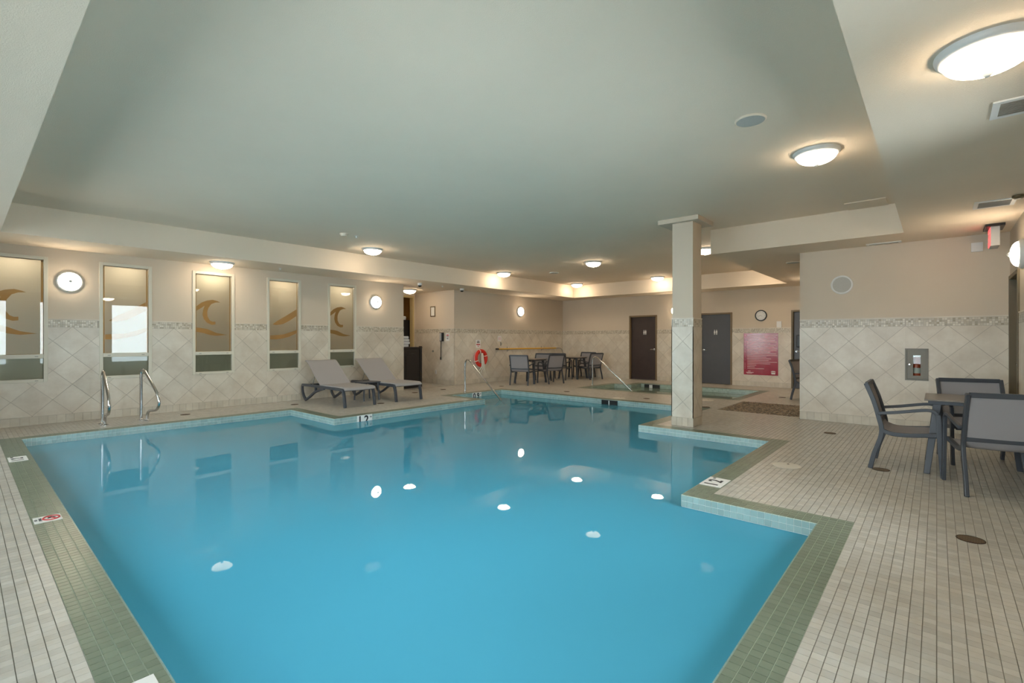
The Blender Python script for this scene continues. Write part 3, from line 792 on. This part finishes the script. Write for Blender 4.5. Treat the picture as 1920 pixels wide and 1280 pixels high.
# ------------------------------------------------------------------ chairs and tables
def make_chair():
    t = thing('patio_chair', 'x', 'chair')
    hw = .275; bw = .030          # half width, bar width
    for s in (-1, 1):
        xa, xb = (s*hw - bw/2, s*hw + bw/2)
        rear = smoothp([(-.30, .0), (-.265, .16), (-.215, .32), (-.205, .42), (-.225, .52), (-.27, .70), (-.335, .875)], 5)
        MB().bar(rear, xa, xb, .042).build('leg', FRAME, t, bevel=.006)
        ox = s*(hw + .028); oa, ob = ox - .015, ox + .015
        arm = [(-.235, .575), (-.10, .595), (.06, .625), (.16, .640)] + arc(.185, .595, .045, pi/2, .15, 5) 
        arm = [(-.235, .575), (-.08, .600), (.08, .632), (.155, .642), (.20, .632), (.228, .600)]
        MB().bar(smoothp(arm, 4), oa, ob, .030).build('armrest', FRAME, t, bevel=.006)
        front = smoothp([(.228, .605), (.236, .54), (.240, .40), (.252, .20), (.268, .0)], 4)
        MB().bar(front, oa, ob, .042).build('leg', FRAME, t, bevel=.006)
        rail = smoothp([(-.205, .405), (-.12, .375), (.0, .375), (.12, .388), (.235, .402)], 4)
        MB().bar(rail, xa, xb, .040).build('seat_rail', FRAME, t, bevel=.006)
    for (y, z, dy, dz) in ((-.330, .865, .014, .022), (-.222, .475, .012, .018), (.222, .385, .014, .016)):
        MB().box(-hw + .01, hw - .01, y - dy, y + dy, z - dz, z + dz).build('crossbar', FRAME, t, bevel=.004)
    prof = smoothp([(-.322, .845), (-.275, .70), (-.232, .53), (-.20, .44), (-.14, .402), (-.02, .392), (.12, .402), (.225, .408)], 5)
    mb = MB(); xs = [-hw + .018 + (2*hw - .036)*k/6 for k in range(7)]
    n = len(prof); vs = []
    for off in (0, -.006):
        for i, (y, z) in enumerate(prof):
            for x in xs:
                sag = .012 * (1 - (x/hw)**2)
                up = i / (n - 1)
                vs.append((x, y - (sag if up < .45 else 0) * .6 + (off if up < .45 else 0), z - (sag if up >= .45 else 0) + (off if up >= .45 else 0)))
    k = len(xs); fs = []
    for l in (0, n*k):
        fs += [(l + i*k + j, l + i*k + j + 1, l + (i+1)*k + j + 1, l + (i+1)*k + j) for i in range(n-1) for j in range(k-1)]
    for i in range(n-1):
        for j in (0, k-1): fs.append((i*k + j, (i+1)*k + j, n*k + (i+1)*k + j, n*k + i*k + j))
    mb.add(vs, fs); mb.build('sling', SLING, t, True)
    return t
def make_table(half=.375):
    t = thing('patio_table', 'x', 'table')
    h = half
    MB().box(-h, h, -h, h, .722, .738).build('table_top', TTOP, t, bevel=.006)
    MB().box(-h + .03, h - .03, -h + .03, h - .03, .688, .721).build('apron', FRAME, t, bevel=.004)
    for sx in (-1, 1):
        for sy in (-1, 1):
            mb = MB(); a = Vector((sx*(h - .10), sy*(h - .10), .69)); b = Vector((sx*(h - .02), sy*(h - .02), 0))
            d = .024
            mb.add([(a.x-d*1.3, a.y-d*1.3, a.z), (a.x+d*1.3, a.y-d*1.3, a.z), (a.x+d*1.3, a.y+d*1.3, a.z), (a.x-d*1.3, a.y+d*1.3, a.z), (b.x-d, b.y-d, 0), (b.x+d, b.y-d, 0), (b.x+d, b.y+d, 0), (b.x-d, b.y+d, 0)],
                   [(0,1,2,3), (7,6,5,4), (0,4,5,1), (1,5,6,2), (2,6,7,3), (3,7,4,0)])
            mb.build('leg', FRAME, t, bevel=.005)
    for s in (-1, 1): MB().box(-h + .10, h - .10, s*(h-.075) - .012, s*(h-.075) + .012, .36, .39).build('stretcher', FRAME, t)
    return t
ch = make_chair(); cu2 = []
def face(dx, dy): return math.atan2(dy, dx) - pi/2       # local front is +Y
NG, FG, LG = 'chairs around the near table', 'chairs around the table below the yellow pole', 'chairs around the far corner table'
place(ch, cu2, (6.51, .22, 0), face(0, -1), 'grey sling chair in side view beside the near table', NG)
place(ch, cu2, (5.97, -.40, 0), face(.97, .20), 'grey sling chair with its back to the camera, cut by the picture edge', NG)
place(ch, cu2, (7.28, -.355, 0), face(-.97, -.25), 'grey sling chair facing the camera behind the near table', NG)
place(ch, cu2, (10.98, 9.22, 0), face(.93, .36), 'grey sling chair nearest the ring buoy, back turned', FG)
place(ch, cu2, (11.93, 8.88, 0), face(.30, .95), 'grey sling chair with its back to the pool, between the two far tables', FG)
place(ch, cu2, (12.25, 9.55, 0), face(-.95, -.25), 'grey sling chair behind the table below the yellow pole', FG)
place(ch, cu2, (13.22, 9.42, 0), face(.96, .25), 'grey sling chair just left of the far corner table', LG)
place(ch, cu2, (14.05, 8.80, 0), face(.25, .95), 'grey sling chair behind the spa handrail at the corner table', LG)
place(ch, cu2, (14.55, 9.35, 0), face(-.95, -.1), 'grey sling chair at the corner table against the far wall', LG)
place(ch, cu2, (12.35, 2.08, 0), face(-.2, -.98), 'single grey sling chair half hidden behind the wall block', 'lone chair in the passage')
tb = make_table(); tu = []
for x, y, rz, lab in [(6.71, -.28, 0, 'square dark patio table at the right edge, near the camera'), (11.62, 9.42, .12, 'square dark patio table below the yellow pole'), (13.88, 9.38, .1, 'square dark patio table in the far corner')]:
    place(tb, tu, (x, y, 0), rz, lab, 'square patio tables')

# ------------------------------------------------------------------ loungers
def make_lounger():
    t = thing('sun_lounger', 'x', 'lounger')      # local: foot end at y=0, head towards +y, centre line x=0
    hw = .33
    for s in (-1, 1):
        xa, xb = s*hw - .022, s*hw + .022
        MB().bar(smoothp([(.02, .335), (.30, .345), (.9, .352), (1.45, .352), (1.74, .345)], 4), xa, xb, .055).build('side_rail', FRAME, t, bevel=.008)
        MB().bar(smoothp([(.05, .345), (.005, .22), (-.03, .0)], 4), xa - .004, xb + .004, [.05]*4 + [.046]*4 + [.040]).build('leg', FRAME, t, bevel=.008)
        MB().bar(smoothp([(1.73, .35), (1.74, .25), (1.68, .12), (1.57, .025)], 5), xa, xb, .048).build('leg', FRAME, t, bevel=.008)
        MB().bar(smoothp([(1.60, .025), (1.42, .10), (1.20, .215), (1.0, .275), (.78, .325)], 5), xa, xb, .045).build('brace', FRAME, t, bevel=.008)
        MB().bar([(1.14, .335), (1.14, .24)], xa, xb, .035).build('strut', FRAME, t)
        MB().bar([(1.38, .36), (1.25, .63)], s*(hw - .05) - .008, s*(hw - .05) + .008, .016).build('back_prop', GREYM, t)
    for y, z in ((.03, .335), (1.72, .335), (.95, .33)): MB().box(-hw, hw, y - .02, y + .02, z - .02, z + .02).build('crossbar', FRAME, t)
    def sling(path, name, th=.022):
        mb = MB(); n = len(path); vs = []
        for i, (y, z) in enumerate(path):
            a, b = path[max(i-1, 0)], path[min(i+1, n-1)]
            dx, dz = b[0]-a[0], b[1]-a[1]; l = math.hypot(dx, dz); nx, nz = -dz/l, dx/l
            for o_ in (th/2, -th/2):
                for x in (-hw - .01, -hw + .03, 0, hw - .03, hw + .01): vs.append((x, y + nx*o_, z + nz*o_ - (.006 if x == 0 else 0)))
        fs = []
        for i in range(n-1):
            for l in (0, 5):
                fs += [(i*10 + l + j, i*10 + l + j + 1, (i+1)*10 + l + j + 1, (i+1)*10 + l + j) for j in range(4)]
            for j in (0, 4): fs.append((i*10 + j, (i+1)*10 + j, (i+1)*10 + 5 + j, i*10 + 5 + j))
        for e in (0, (n-1)*10): fs += [(e + j, e + j + 1, e + 5 + j + 1, e + 5 + j) for j in range(4)]
        mb.add(vs, fs); return mb.build(name, LSLING, t, True)
    sling(smoothp([(-.035, .335), (.0, .372), (.10, .388), (.5, .388), (.93, .386)], 4), 'seat_sling')
    sling(smoothp([(.93, .388), (1.18, .585), (1.42, .785), (1.53, .862), (1.59, .872)], 4), 'back_sling')
    return t
lo = make_lounger(); lu = []
place(lo, lu, (5.27, 8.66, 0), 0, 'light grey mesh sun lounger nearer the windows, left of the pair', 'sun loungers on the deck')
place(lo, lu, (6.47, 8.68, 0), 0, 'light grey mesh sun lounger nearer the alcove, right of the pair', 'sun loungers on the deck')
t = thing('side_table', 'small low charcoal table between the two loungers', 'table', (5.93, 9.45, 0))
MB().box(-.22, .22, -.22, .22, .385, .41).build('table_top', FRAME, t, bevel=.008)
for sx in (-1, 1):
    for sy in (-1, 1): MB().tube([(sx*.17, sy*.17, .385), (sx*.19, sy*.19, 0)], .018, 8).build('leg', FRAME, t, True)

# ------------------------------------------------------------------ steel rails
def ladder_rail(x, label, rz=0.):
    t = thing('pool_ladder_rail', label, 'handrail', (x, 9.86, 0), rz, 'pair of steel ladder rails')
    p = [(0, .06, 0), (0, .06, .70)] + [(0, .06 - .045 + .045*math.cos(a), .735 + .045*math.sin(a)) for a in (0.3, 1.0, 1.6, 2.1)]
    p = [(0, .06, .0), (0, .06, .4), (0, .06, .72), (0, .055, .79), (0, .02, .835), (0, -.03, .825), (0, -.07, .79)]
    q = [(0, -.07, .79), (0, -.30, .57), (0, -.40, .46), (0, -.455, .36), (0, -.45, .27), (0, -.385, .20), (0, -.28, .18), (0, -.18, .165), (0, -.13, .115), (0, -.115, .05), (0, -.115, .0)]
    path = smoothp(p, 4)[:-1] + smoothp(q, 4)
    MB().tube(path, .0215, 14).build('rail', STEEL, t, True)
    for y in (.06, -.115): MB().lathe([(.052, .0), (.052, .008), (.034, .014), (.025, .022)], 20, lambda a, b, c, y=y: (a, b + y, c)).build('flange', STEEL, t, True)
ladder_rail(1.50, 'polished steel ladder rail on the far edge, left one of the pair')
ladder_rail(2.01, 'polished steel ladder rail on the far edge, right one of the pair', .26)
def step_rail(name, label, x, y, L, zend, h, x2):
    t = thing(name, label, 'handrail', (x, y, 0), 0, 'steel stair handrails')
    p = smoothp([(0, 0, 0), (0, 0, .4), (0, 0, h - .14), (0, -.03, h - .04), (0, -.11, h), (0, -.20, h - .05)], 4)[:-1] + smoothp([(0, -.20, h - .05), (x2*.5, -.2 - (L-.2)*.5, (h - .05 + zend)/2), (x2, -L, zend)], 4)
    MB().tube(p, .021, 12).build('rail', STEEL, t, True)
    MB().lathe([(.05, .0), (.05, .008), (.026, .02)], 18).build('flange', STEEL, t, True)
step_rail('stair_handrail', 'steel handrail sloping into the pool in front of the ring buoy', 8.44, 8.97, 1.45, -.32, .83, .03)
step_rail('stair_handrail', 'steel handrail sloping into the spa', 12.18, 7.55, 1.45, -.32, .83, .15)

# ------------------------------------------------------------------ things on the walls
# ring buoy
t = thing('ring_buoy', 'red ring buoy with white rope hung on the far left wall', 'life ring', (10.52, YW - .075, .765))
n = 48
MB().tube([(.215*math.cos(2*pi*i/n), 0, .215*math.sin(2*pi*i/n)) for i in range(n)], .06, 14, True).build('foam_ring', RED, t, True)
for a in (.35, 1.9, 3.5, 5.2):
    MB().tube([((.215 + .0645*math.cos(b))*math.cos(a), .0645*math.sin(b), (.215 + .0645*math.cos(b))*math.sin(a)) for b in [2*pi*i/16 for i in range(16)]], .012, 8, True).build('white_band', ROPE, t, True)
MB().tube([(.285*math.cos(2*pi*i/n), -.01, .285*math.sin(2*pi*i/n)) for i in range(n)], .008, 6, True).build('grab_rope', ROPE, t, True)
for k, dx in enumerate((-.035, -.01, .015, .04)):
    MB().tube(smoothp([(dx*.5, -.065, .15), (dx, -.075, .0), (dx*1.3 + .02, -.075, -.18), (dx*2 + .04, -.06, -.28 - .03*k), (dx*4, -.04, -.40 - .04*(k % 2))], 5), .014, 8).build('coiled_rope', ROPE, t, True)
def board(name, plane, c, sgn, u, v, wd, hg, mat, label, cat, th=.012, off=.0, group=None):
    fn0 = uvw(plane, 0, sgn); mb = MB(); mb.prism([(-wd/2, -hg/2), (wd/2, -hg/2), (wd/2, hg/2), (-wd/2, hg/2)], fn0, 0, th)
    o = tag(mb.build(name, mat, loc=uvw(plane, c, sgn)(u, v, off), bevel=min(.002, th*.2)), label, cat, group)
    return o, fn0, th
def lines(o, fn0, th, rows, mat, name='printed_line'):
    for (u0, u1, v, h) in rows:
        mb = MB(); mb.prism([(u0, v - h/2), (u1, v - h/2), (u1, v + h/2), (u0, v + h/2)], fn0, th, th + .0015); mb.build(name, mat, o)
T0 = .0105
o, f0, th = board('wall_sign', 'Y', YW, -1, 10.47, 1.20, .20, .24, PAPER, 'white notice above the ring buoy', 'sign', .006, T0)
lines(o, f0, th, [(-.05, .05, .08, .02), (-.06, .06, .04, .025)], INK); lines(o, f0, th, [(-.08, .08, -.02, .035), (-.03, .03, -.07, .02)], REDINK)
o, f0, th = board('wall_sign', 'Y', YW, -1, 11.43, 1.36, .17, .17, PAPER, 'small pale notice above the yellow pole', 'sign', .006, T0)
lines(o, f0, th, [(-.05, -.01, 0, .09), (.015, .05, 0, .09)], PINK)
o = tag(MB().prism([(.0, -.06), (.035, -.045), (.05, 0), (.035, .045), (.0, .06)], uvw('Y', 0, -1), 0, .02).build('wall_hook', GREYM, loc=(11.47, YW - T0, 1.19)), 'small half-round bracket below the pale notice', 'bracket')
# pole with shepherd's crook
t = thing('rescue_pole', 'long yellow rescue pole held level on the far left wall', 'rescue pole', (0, YW - .06, 1.03))
MB().tube([(11.32, 0, 0), (14.42, 0, -.01)], .021, 12).build('pole', YELLOW, t, True)
MB().tube([(11.22, 0, 0), (11.33, 0, 0)], .026, 12).build('grip', BLACK, t, True)
MB().tube(smoothp([(14.40, 0, -.01), (14.62, -.005, -.01), (14.78, -.01, -.06), (14.86, -.02, -.25), (14.87, -.05, -.5), (14.84, -.09, -.62)], 5), .011, 8).build('crook', GREYM, t, True)
for x in (11.80, 13.62): 
    o = tag(MB().tube(smoothp([(0, .049, .06), (0, .045, -.03), (0, -.02, -.045), (0, -.035, .0)], 4), .007, 8).box(-.012, .012, .042, .05, -.09, .08).build('pole_bracket', GREYM, loc=(x, YW - .06, 1.025), smooth=True), ('first' if x < 12 else 'second') + ' small hook bracket under the yellow pole', 'bracket', 'pole brackets')
# telephone, notice, plates
t = thing('wall_telephone', 'black wall telephone with hanging cord on the alcove wall', 'telephone', (AX1 - T0, 11.07, 1.41))
MB().box(-.05, 0, -.075, .075, -.13, .13).build('body', BLACK, t, bevel=.012)
MB().box(-.085, -.05, -.035, .035, -.115, .115).build('handset', M('phone_grey', (.42, .42, .43), .35), t, bevel=.014)
MB().tube(smoothp([(-.03, .03, -.13), (-.03, .03, -.35), (-.035, .035, -.62)], 6), .011, 8).build('cord', BLACK, t, True)
MB().tube([(-.035, .035, -.60), (-.035, .035, -.68)], .02, 8).build('cord_end', BLACK, t, True)
o, f0, th = board('wall_sign', 'X', AX1, -1, 10.83, 1.40, .16, .22, PAPER, 'white notice beside the black telephone', 'sign', .006, T0)
lines(o, f0, th, [(-.05, .05, .06, .03)], REDINK); lines(o, f0, th, [(-.05, .05, .01, .015), (-.04, .04, -.04, .02)], INK)
t = thing('framed_certificate', 'small framed certificate on the alcove wall', 'picture', (AX1, 11.51, 2.18))
mb = MB(); mb.box(-.02, 0, -.11, -.085, -.155, .155).box(-.02, 0, .085, .11, -.155, .155).box(-.02, 0, -.085, .085, .13, .155).box(-.02, 0, -.085, .085, -.155, -.13); mb.build('frame', OLIVE, t)
MB().box(-.010, -.002, -.085, .085, -.13, .13).build('sheet', PAPER, t)
o, f0, th = board('wall_socket', 'X', AX1, -1, 11.36, .355, .075, .12, WHITE, 'white socket plate low on the alcove wall', 'socket', .008, T0)
MB().prism([(-.015, .01), (.015, .01), (.015, .04), (-.015, .04)], f0, .008, .010).build('outlet', GREYM, o); MB().prism([(-.015, -.04), (.015, -.04), (.015, -.01), (-.015, -.01)], f0, .008, .010).build('outlet', GREYM, o)
o = tag(MB().lathe([(.035, 0), (.035, .012), (.02, .03)], 14, uvw('X', 0, -1)).build('door_stop', GREYM, loc=(AX1 - T0, 11.50, .98), smooth=True), 'small round grey door stop left of the telephone cord', 'door stop')
# far wall
t = thing('wall_clock', 'round black-rimmed clock on the far wall', 'clock', (XB, 3.735, 2.01))
fx = uvw('X', 0, -1)
MB().lathe([(.155, 0), (.155, .03), (.145, .04), (.13, .04), (.126, .022)], 36, fx, False).build('rim', BLACK, t, True)
MB().lathe([(.001, .018), (.128, .018)], 36, fx, False).build('dial', PAPER, t)
for k in range(12):
    a = k*pi/6; MB().prism([(.095*math.sin(a) - .006, .095*math.cos(a) - .006), (.095*math.sin(a) + .006, .095*math.cos(a) - .006), (.095*math.sin(a) + .006, .095*math.cos(a) + .006), (.095*math.sin(a) - .006, .095*math.cos(a) + .006)], fx, .0185, .0205).build('hour_mark', INK, t)
for a, l in ((2.2, .06), (4.4, .085)): MB().prism([(-.004*math.cos(a), .004*math.sin(a)), (.004*math.cos(a), -.004*math.sin(a)), (-l*math.sin(a) + .003*math.cos(a), l*math.cos(a) - .003*math.sin(a)), (-l*math.sin(a) - .003*math.cos(a), l*math.cos(a) + .003*math.sin(a))], fx, .021, .023).build('hand', INK, t)
o, f0, th = board('thermostat', 'X', XB, -1, 3.275, 1.75, .12, .17, WHITE, 'white switch box on the far wall below the clock', 'switch box', .025)
MB().prism([(-.03, -.05), (.03, -.05), (.03, .05), (-.03, .05)], f0, .025, .028).build('cover', PAPER, o)
o, f0, th = board('rules_board', 'X', XB, -1, 3.745, .918, .89, 1.18, POSTER, 'crimson pool rules board with pale printed lines on the far wall', 'sign', .008, T0)
rows = []; v = .53; k = 0
lens = [.78, .74, .70, .72, .76, .60, .74, .70, .78, .76, .60, .74, .78, .50, .62, .56, .77, .60, .24, .20, .44]
for i, l in enumerate(lens):
    rows.append((-.35*-1 - 0 - l, .35, v, .022) if False else (.35 - l, .35, v, .013)); v -= .047
lines(o, f0, th, rows, PINK); lines(o, f0, th, [(.40, .415, .53 - .047*i, .012) for i in (0, 2, 4, 6, 8, 10, 13, 15, 17, 18, 19, 20)], PINK, 'bullet')
lines(o, f0, th, [(.26, .33, -.49, .018), (.18, .38, -.525, .016), (.22, .36, -.55, .012)], PINK)
mb = MB(); mb.prism([(-.385, -.50), (-.325, -.56), (-.265, -.56), (-.265, -.50)] if False else [(-.37, -.555), (-.28, -.555), (-.27, -.51), (-.38, -.51)], f0, th, th + .002)
mb.prism([(-.39, -.49), (-.26, -.49), (-.29, -.465), (-.36, -.465)], f0, th, th + .002); mb.build('emblem', PAPER, o)
o = tag(MB().box(-.05, 0, -.06, .06, -.17, .17).build('soap_dispenser', BLACK, loc=(XB + .05, 2.80, 1.29), bevel=.02), 'glossy black dispenser on the grey door beyond the wall block', 'dispenser')
# right wall block
t = thing('wall_speaker', 'round pale loudspeaker grille on the right wall block', 'speaker', (XBLK, 1.14, 2.205))
MB().lathe([(.150, 0), (.150, .012), (.138, .02), (.126, .018), (.124, .012)], 36, fx, False).build('rim', WHITE, t, True)
MB().lathe([(.001, .012), (.125, .010)], 36, fx, False).build('grille', M('speaker_mesh', (.50, .485, .44), .6, var=.5, scale=90), t)
o, f0, th = board('alarm_box', 'X', XBLK, -1, -.42, 2.61, .12, .125, WHITE, 'small white box high on the right wall block', 'box', .03)
MB().prism([(-.04, -.045), (.04, -.045), (.04, .02), (-.04, .02)], f0, .03, .033).build('cover', PAPER, o)
t = thing('extinguisher_cabinet', 'grey recessed cabinet with a narrow window on the right wall block', 'cabinet', (XBLK, (EXH[0]+EXH[1])/2, (EXH[2]+EXH[3])/2))
hw, hh = (EXH[1]-EXH[0])/2, (EXH[3]-EXH[2])/2
mb = MB()
for r in minus((-hw - .0, hw + .0, -hh, hh), [(-hw + .022, hw - .022, -hh + .022, hh - .022)]): mb.prism([(r[0], r[2]), (r[1], r[2]), (r[1], r[3]), (r[0], r[3])], fx, -.02, .022)
mb.build('frame', CABG, t)
WN = (-.045, .040, -.165, .135)
mb = MB()
for r in minus((-hw + .024, hw - .024, -hh + .024, hh - .024), [WN]): mb.prism([(r[0], r[2]), (r[1], r[2]), (r[1], r[3]), (r[0], r[3])], fx, -.005, .014)
dr = mb.build('door', CABG, t)
MB().lathe([(.016, .014), (.016, .03), (.010, .036)], 14, lambda x, y, z: fx(x + .082, y, z)).build('knob', STEEL, dr, True)
MB().prism([(WN[0], WN[2]), (WN[1], WN[2]), (WN[1], WN[3]), (WN[0], WN[3])], fx, .002, .005).build('pane', GLASS, dr)
MB().prism([(-hw, -hh), (hw, -hh), (hw, hh), (-hw, hh)], fx, -.18, -.175).build('back_plate', GREYM, t)
t = thing('fire_extinguisher', 'red fire extinguisher seen through the cabinet window', 'extinguisher', (XBLK + .08, (EXH[0]+EXH[1])/2, EXH[2] + .005))
MB().lathe([(.052, 0), (.056, .02), (.056, .30), (.045, .335), (.02, .35), (.018, .37)], 24).build('cylinder', ORANGE, t, True)
MB().box(-.03, .03, -.05, .05, .35, .40).build('valve_head', PAPER, t, bevel=.008)
MB().lathe([(.0568, .10), (.0568, .18)], 24, caps=False).build('label_band', PAPER, t, True)
# alcove cabinet with towels
t = thing('towel_cabinet', 'black cabinet with an arched panel door in the alcove mouth', 'cabinet', (8.16, 11.10, 0))
MB().box(-.33, .33, -.30, .28, .02, 1.09).build('body', CABM, t, bevel=.006)
MB().box(-.35, .35, -.33, .28, 1.09, 1.125).build('top', CABM, t, bevel=.006)
MB().box(.27, .335, -.335, -.27, .02, 1.15).build('corner_post', CABM, t)
d_ = MB().box(-.28, .26, -.318, -.30, .08, 1.04).build('door', CABM, t, bevel=.004)
MB().prism([(-.20, .16), (.18, .16), (.18, .86)] + [(-.01 + .19*math.cos(a), .86 + .09*math.sin(a)) for a in [pi*i/10 for i in range(1, 10)]] + [(-.20, .86)], lambda u, v, w_: (u, -w_, v), .318, .330).build('arched_panel', CABM, d_, bevel=.006)
for k in range(4):
    hz = .075
    tag(MB().box(-.13 - .01*(k % 2), .12 + .012*(k % 3), -.15, .15, 0, hz - .004).build('folded_towel', TOWEL, loc=(8.03 + (.03 if k == 1 else 0), 11.05, 1.127 + k*hz), bevel=.025), ['lowest', 'second', 'third', 'topmost'][k] + ' folded white towel in the stack on the black cabinet', 'towel', 'folded towels on the cabinet')

# ------------------------------------------------------------------ things on the ceiling
def disc(name, x, y, z, r, label, cat, mat=None, group=None):
    t = thing(name, label, cat, (x, y, z), 0, group)
    MB().lathe([(r, 0), (r, -.008), (r*.93, -.016), (r*.88, -.014)], 32, caps=False).build('rim', WHITE if mat is None else mat, t, True)
    MB().lathe([(r*.9, -.012), (r*.5, -.014), (.001, -.015)], 32, caps=False).build('grille', M('ceiling_grille', (.50, .50, .46), .7, var=.4, scale=120), t, True)
disc('ceiling_speaker', 4.43, 1.19, ZT, .125, 'round flush ceiling loudspeaker in front of the nearest tray lamp', 'speaker', CEIL, 'ceiling loudspeakers')
disc('ceiling_speaker', 10.95, 8.03, ZT, .13, 'round flush ceiling loudspeaker far off over the entry steps', 'speaker', None, 'ceiling loudspeakers')
disc('ceiling_speaker', 10.3, 2.02, ZS, .12, 'round flush loudspeaker in the lower ceiling beside the wall block', 'speaker', CEIL, 'ceiling loudspeakers')
t = thing('smoke_detector', 'white smoke detector on the raised ceiling over the windows', 'detector', (4.48, 7.86, ZT))
MB().lathe([(.075, 0), (.075, -.012), (.06, -.03), (.055, -.045), (.02, -.05)], 28).build('body', CEIL, t, True)
for x, y, z, lab in [(4.72, 7.86, ZT, 'small sprinkler head beside the smoke detector'), (4.3, 10.02, ZS, 'small sprinkler head in the rim over the fourth window'), (8.62, 10.05, ZS, 'small sprinkler head in the rim between the two cameras')]:
    t = thing('sprinkler', lab, 'sprinkler', (x, y, z), 0, 'sprinkler heads')
    MB().lathe([(.035, 0), (.035, -.004), (.012, -.006), (.012, -.03), (.022, -.034), (.022, -.038)], 16).build('head', WHITE, t, True)
for x, y, lab in [(7.80, 9.98, 'white dome camera under the rim before the alcove'), (9.40, 10.12, 'white dome camera under the rim right of the alcove')]:
    t = thing('dome_camera', lab, 'camera', (x, y, ZS), 0, 'dome cameras')
    MB().lathe([(.06, 0), (.06, -.05), (.055, -.062)], 24).build('housing', WHITE, t, True)
    MB().lathe([(.05*math.cos(a) + .001, -.058 - .045*math.sin(a)) for a in [i*pi/2/6 for i in range(7)]], 24).build('lens_dome', BLACK, t, True)
def vent(x, y, lx, ly, n, label):
    t = thing('ceiling_vent', label, 'vent', (x, y, ZS), 0, 'ceiling air vents'); mb = MB(); b = .035
    mb.box(-lx/2, lx/2, -ly/2, -ly/2 + b, -.010, 0).box(-lx/2, lx/2, ly/2 - b, ly/2, -.010, 0).box(-lx/2, -lx/2 + b, -ly/2 + b, ly/2 - b, -.010, 0).box(lx/2 - b, lx/2, -ly/2 + b, ly/2 - b, -.010, 0)
    mb.build('frame', WHITE, t)
    MB().box(-lx/2 + b, lx/2 - b, -ly/2 + b, ly/2 - b, -.002, -.001).build('backing', BLACK, t)
    for k in range(n):
        yy = -ly/2 + b + (k + .5)*(ly - 2*b)/n; xx = -lx/2 + b + (k + .5)*(lx - 2*b)/n
        MB().box(xx - .004, xx + .004, -ly/2 + b, ly/2 - b, -.011, -.002).build('slat', GREYM, t)
vent(7.26, -.46, .34, .32, 9, 'square air vent in the lower ceiling over the near table')
vent(4.32, -.42, .30, .32, 8, 'square air vent in the lower ceiling cut by the picture edge')
vent(9.16, .60, .13, .42, 2, 'long slot vent along the top of the right wall block')
t = thing('exit_sign', 'hanging exit sign with a glowing red face near the olive door', 'sign', (8.72, -.55, ZS))
MB().box(-.20, .20, -.09, .09, -.03, 0).build('mount', BLACK, t)
MB().box(-.16, .16, -.045, .04, -.27, -.03).build('housing', M('sign_grey', (.45, .45, .44), .5), t, bevel=.004)
MB().box(-.15, .15, .04, .046, -.26, -.04).build('lit_face', EXITR, t)
text_obj('lettering', 'EXIT', .14, PAPER, t, frame_mtx((0, .0465, -.15), (-1, 0, 0), (0, 0, 1)), .002)
t = thing('ceiling_bracket', 'dark round fitting on the lower ceiling at the picture edge', 'fitting', (7.02, -.62, ZS))
MB().lathe([(.05, 0), (.05, -.02), (.03, -.035)], 20).build('body', OLIVE, t, True)

# ------------------------------------------------------------------ deck drains and lids
def drain(x, y, label, r=.075):
    t = thing('deck_drain', label, 'drain', (x, y, 0), 0, 'round dark deck drains')
    MB().lathe([(r, 0), (r, .003), (r*.93, .004), (r*.93, .002)], 28, caps=False).build('rim', GRATE, t, True)
    MB().lathe([(.001, .0018), (r*.94, .0018)], 28, caps=False).build('cover', GRATE, t)
    for k in (-2, -1, 0, 1, 2):
        l = math.sqrt(max(0, r*r*.8 - (k*r*.32)**2)); MB().box(k*r*.32 - .004, k*r*.32 + .004, -l, l, .0018, .004).build('bar', M('drain_bar', (.16, .10, .05), .5), t)
for x, y, lab in [(4.44, -.17, 'round dark deck drain nearest the camera'), (6.22, .43, 'round dark deck drain at the foot of the side-on chair'), (8.16, 1.14, 'round dark deck drain in front of the right wall block'),
                  (2.65, 10.02, 'round dark deck drain right of the ladder rails'), (4.54, 9.90, 'round dark deck drain below the swoosh window'), (5.80, 8.72, 'round dark deck drain between the loungers'),
                  (7.53, 9.83, 'round dark deck drain beyond the second lounger'), (8.51, 9.89, 'round dark deck drain at the alcove mouth'), (10.18, 9.32, 'round dark deck drain left of the turned chair'),
                  (10.24, 7.11, 'round dark deck drain between pool and spa handrail'), (10.22, 4.92, 'round dark deck drain left of the column behind the pool'), (12.47, 2.67, 'round dark deck drain before the lone chair'), (9.70, 3.42, 'round dark deck drain right of the column')]:
    drain(x, y, lab)
for x, y, lab in [(5.75, 1.19, 'round white skimmer lid on the right deck'), (10.80, 3.78, 'round pale skimmer lid before the spa'), (9.90, 5.44, 'round pale skimmer lid behind the far pool edge')]:
    t = thing('skimmer_lid', lab, 'lid', (x, y, 0), 0, 'round skimmer lids')
    MB().lathe([(.135, 0), (.135, .004), (.128, .006), (.12, .004), (.001, .005)], 32, caps=False).build('cover', M('pale_lid', (.72, .68, .60), .5), t, True)
    MB().lathe([(.012, .005), (.012, .0065), (.001, .0065)], 12, lambda a, b, c: (a + .07, b, c), caps=False).build('finger_hole', GRATE, t)
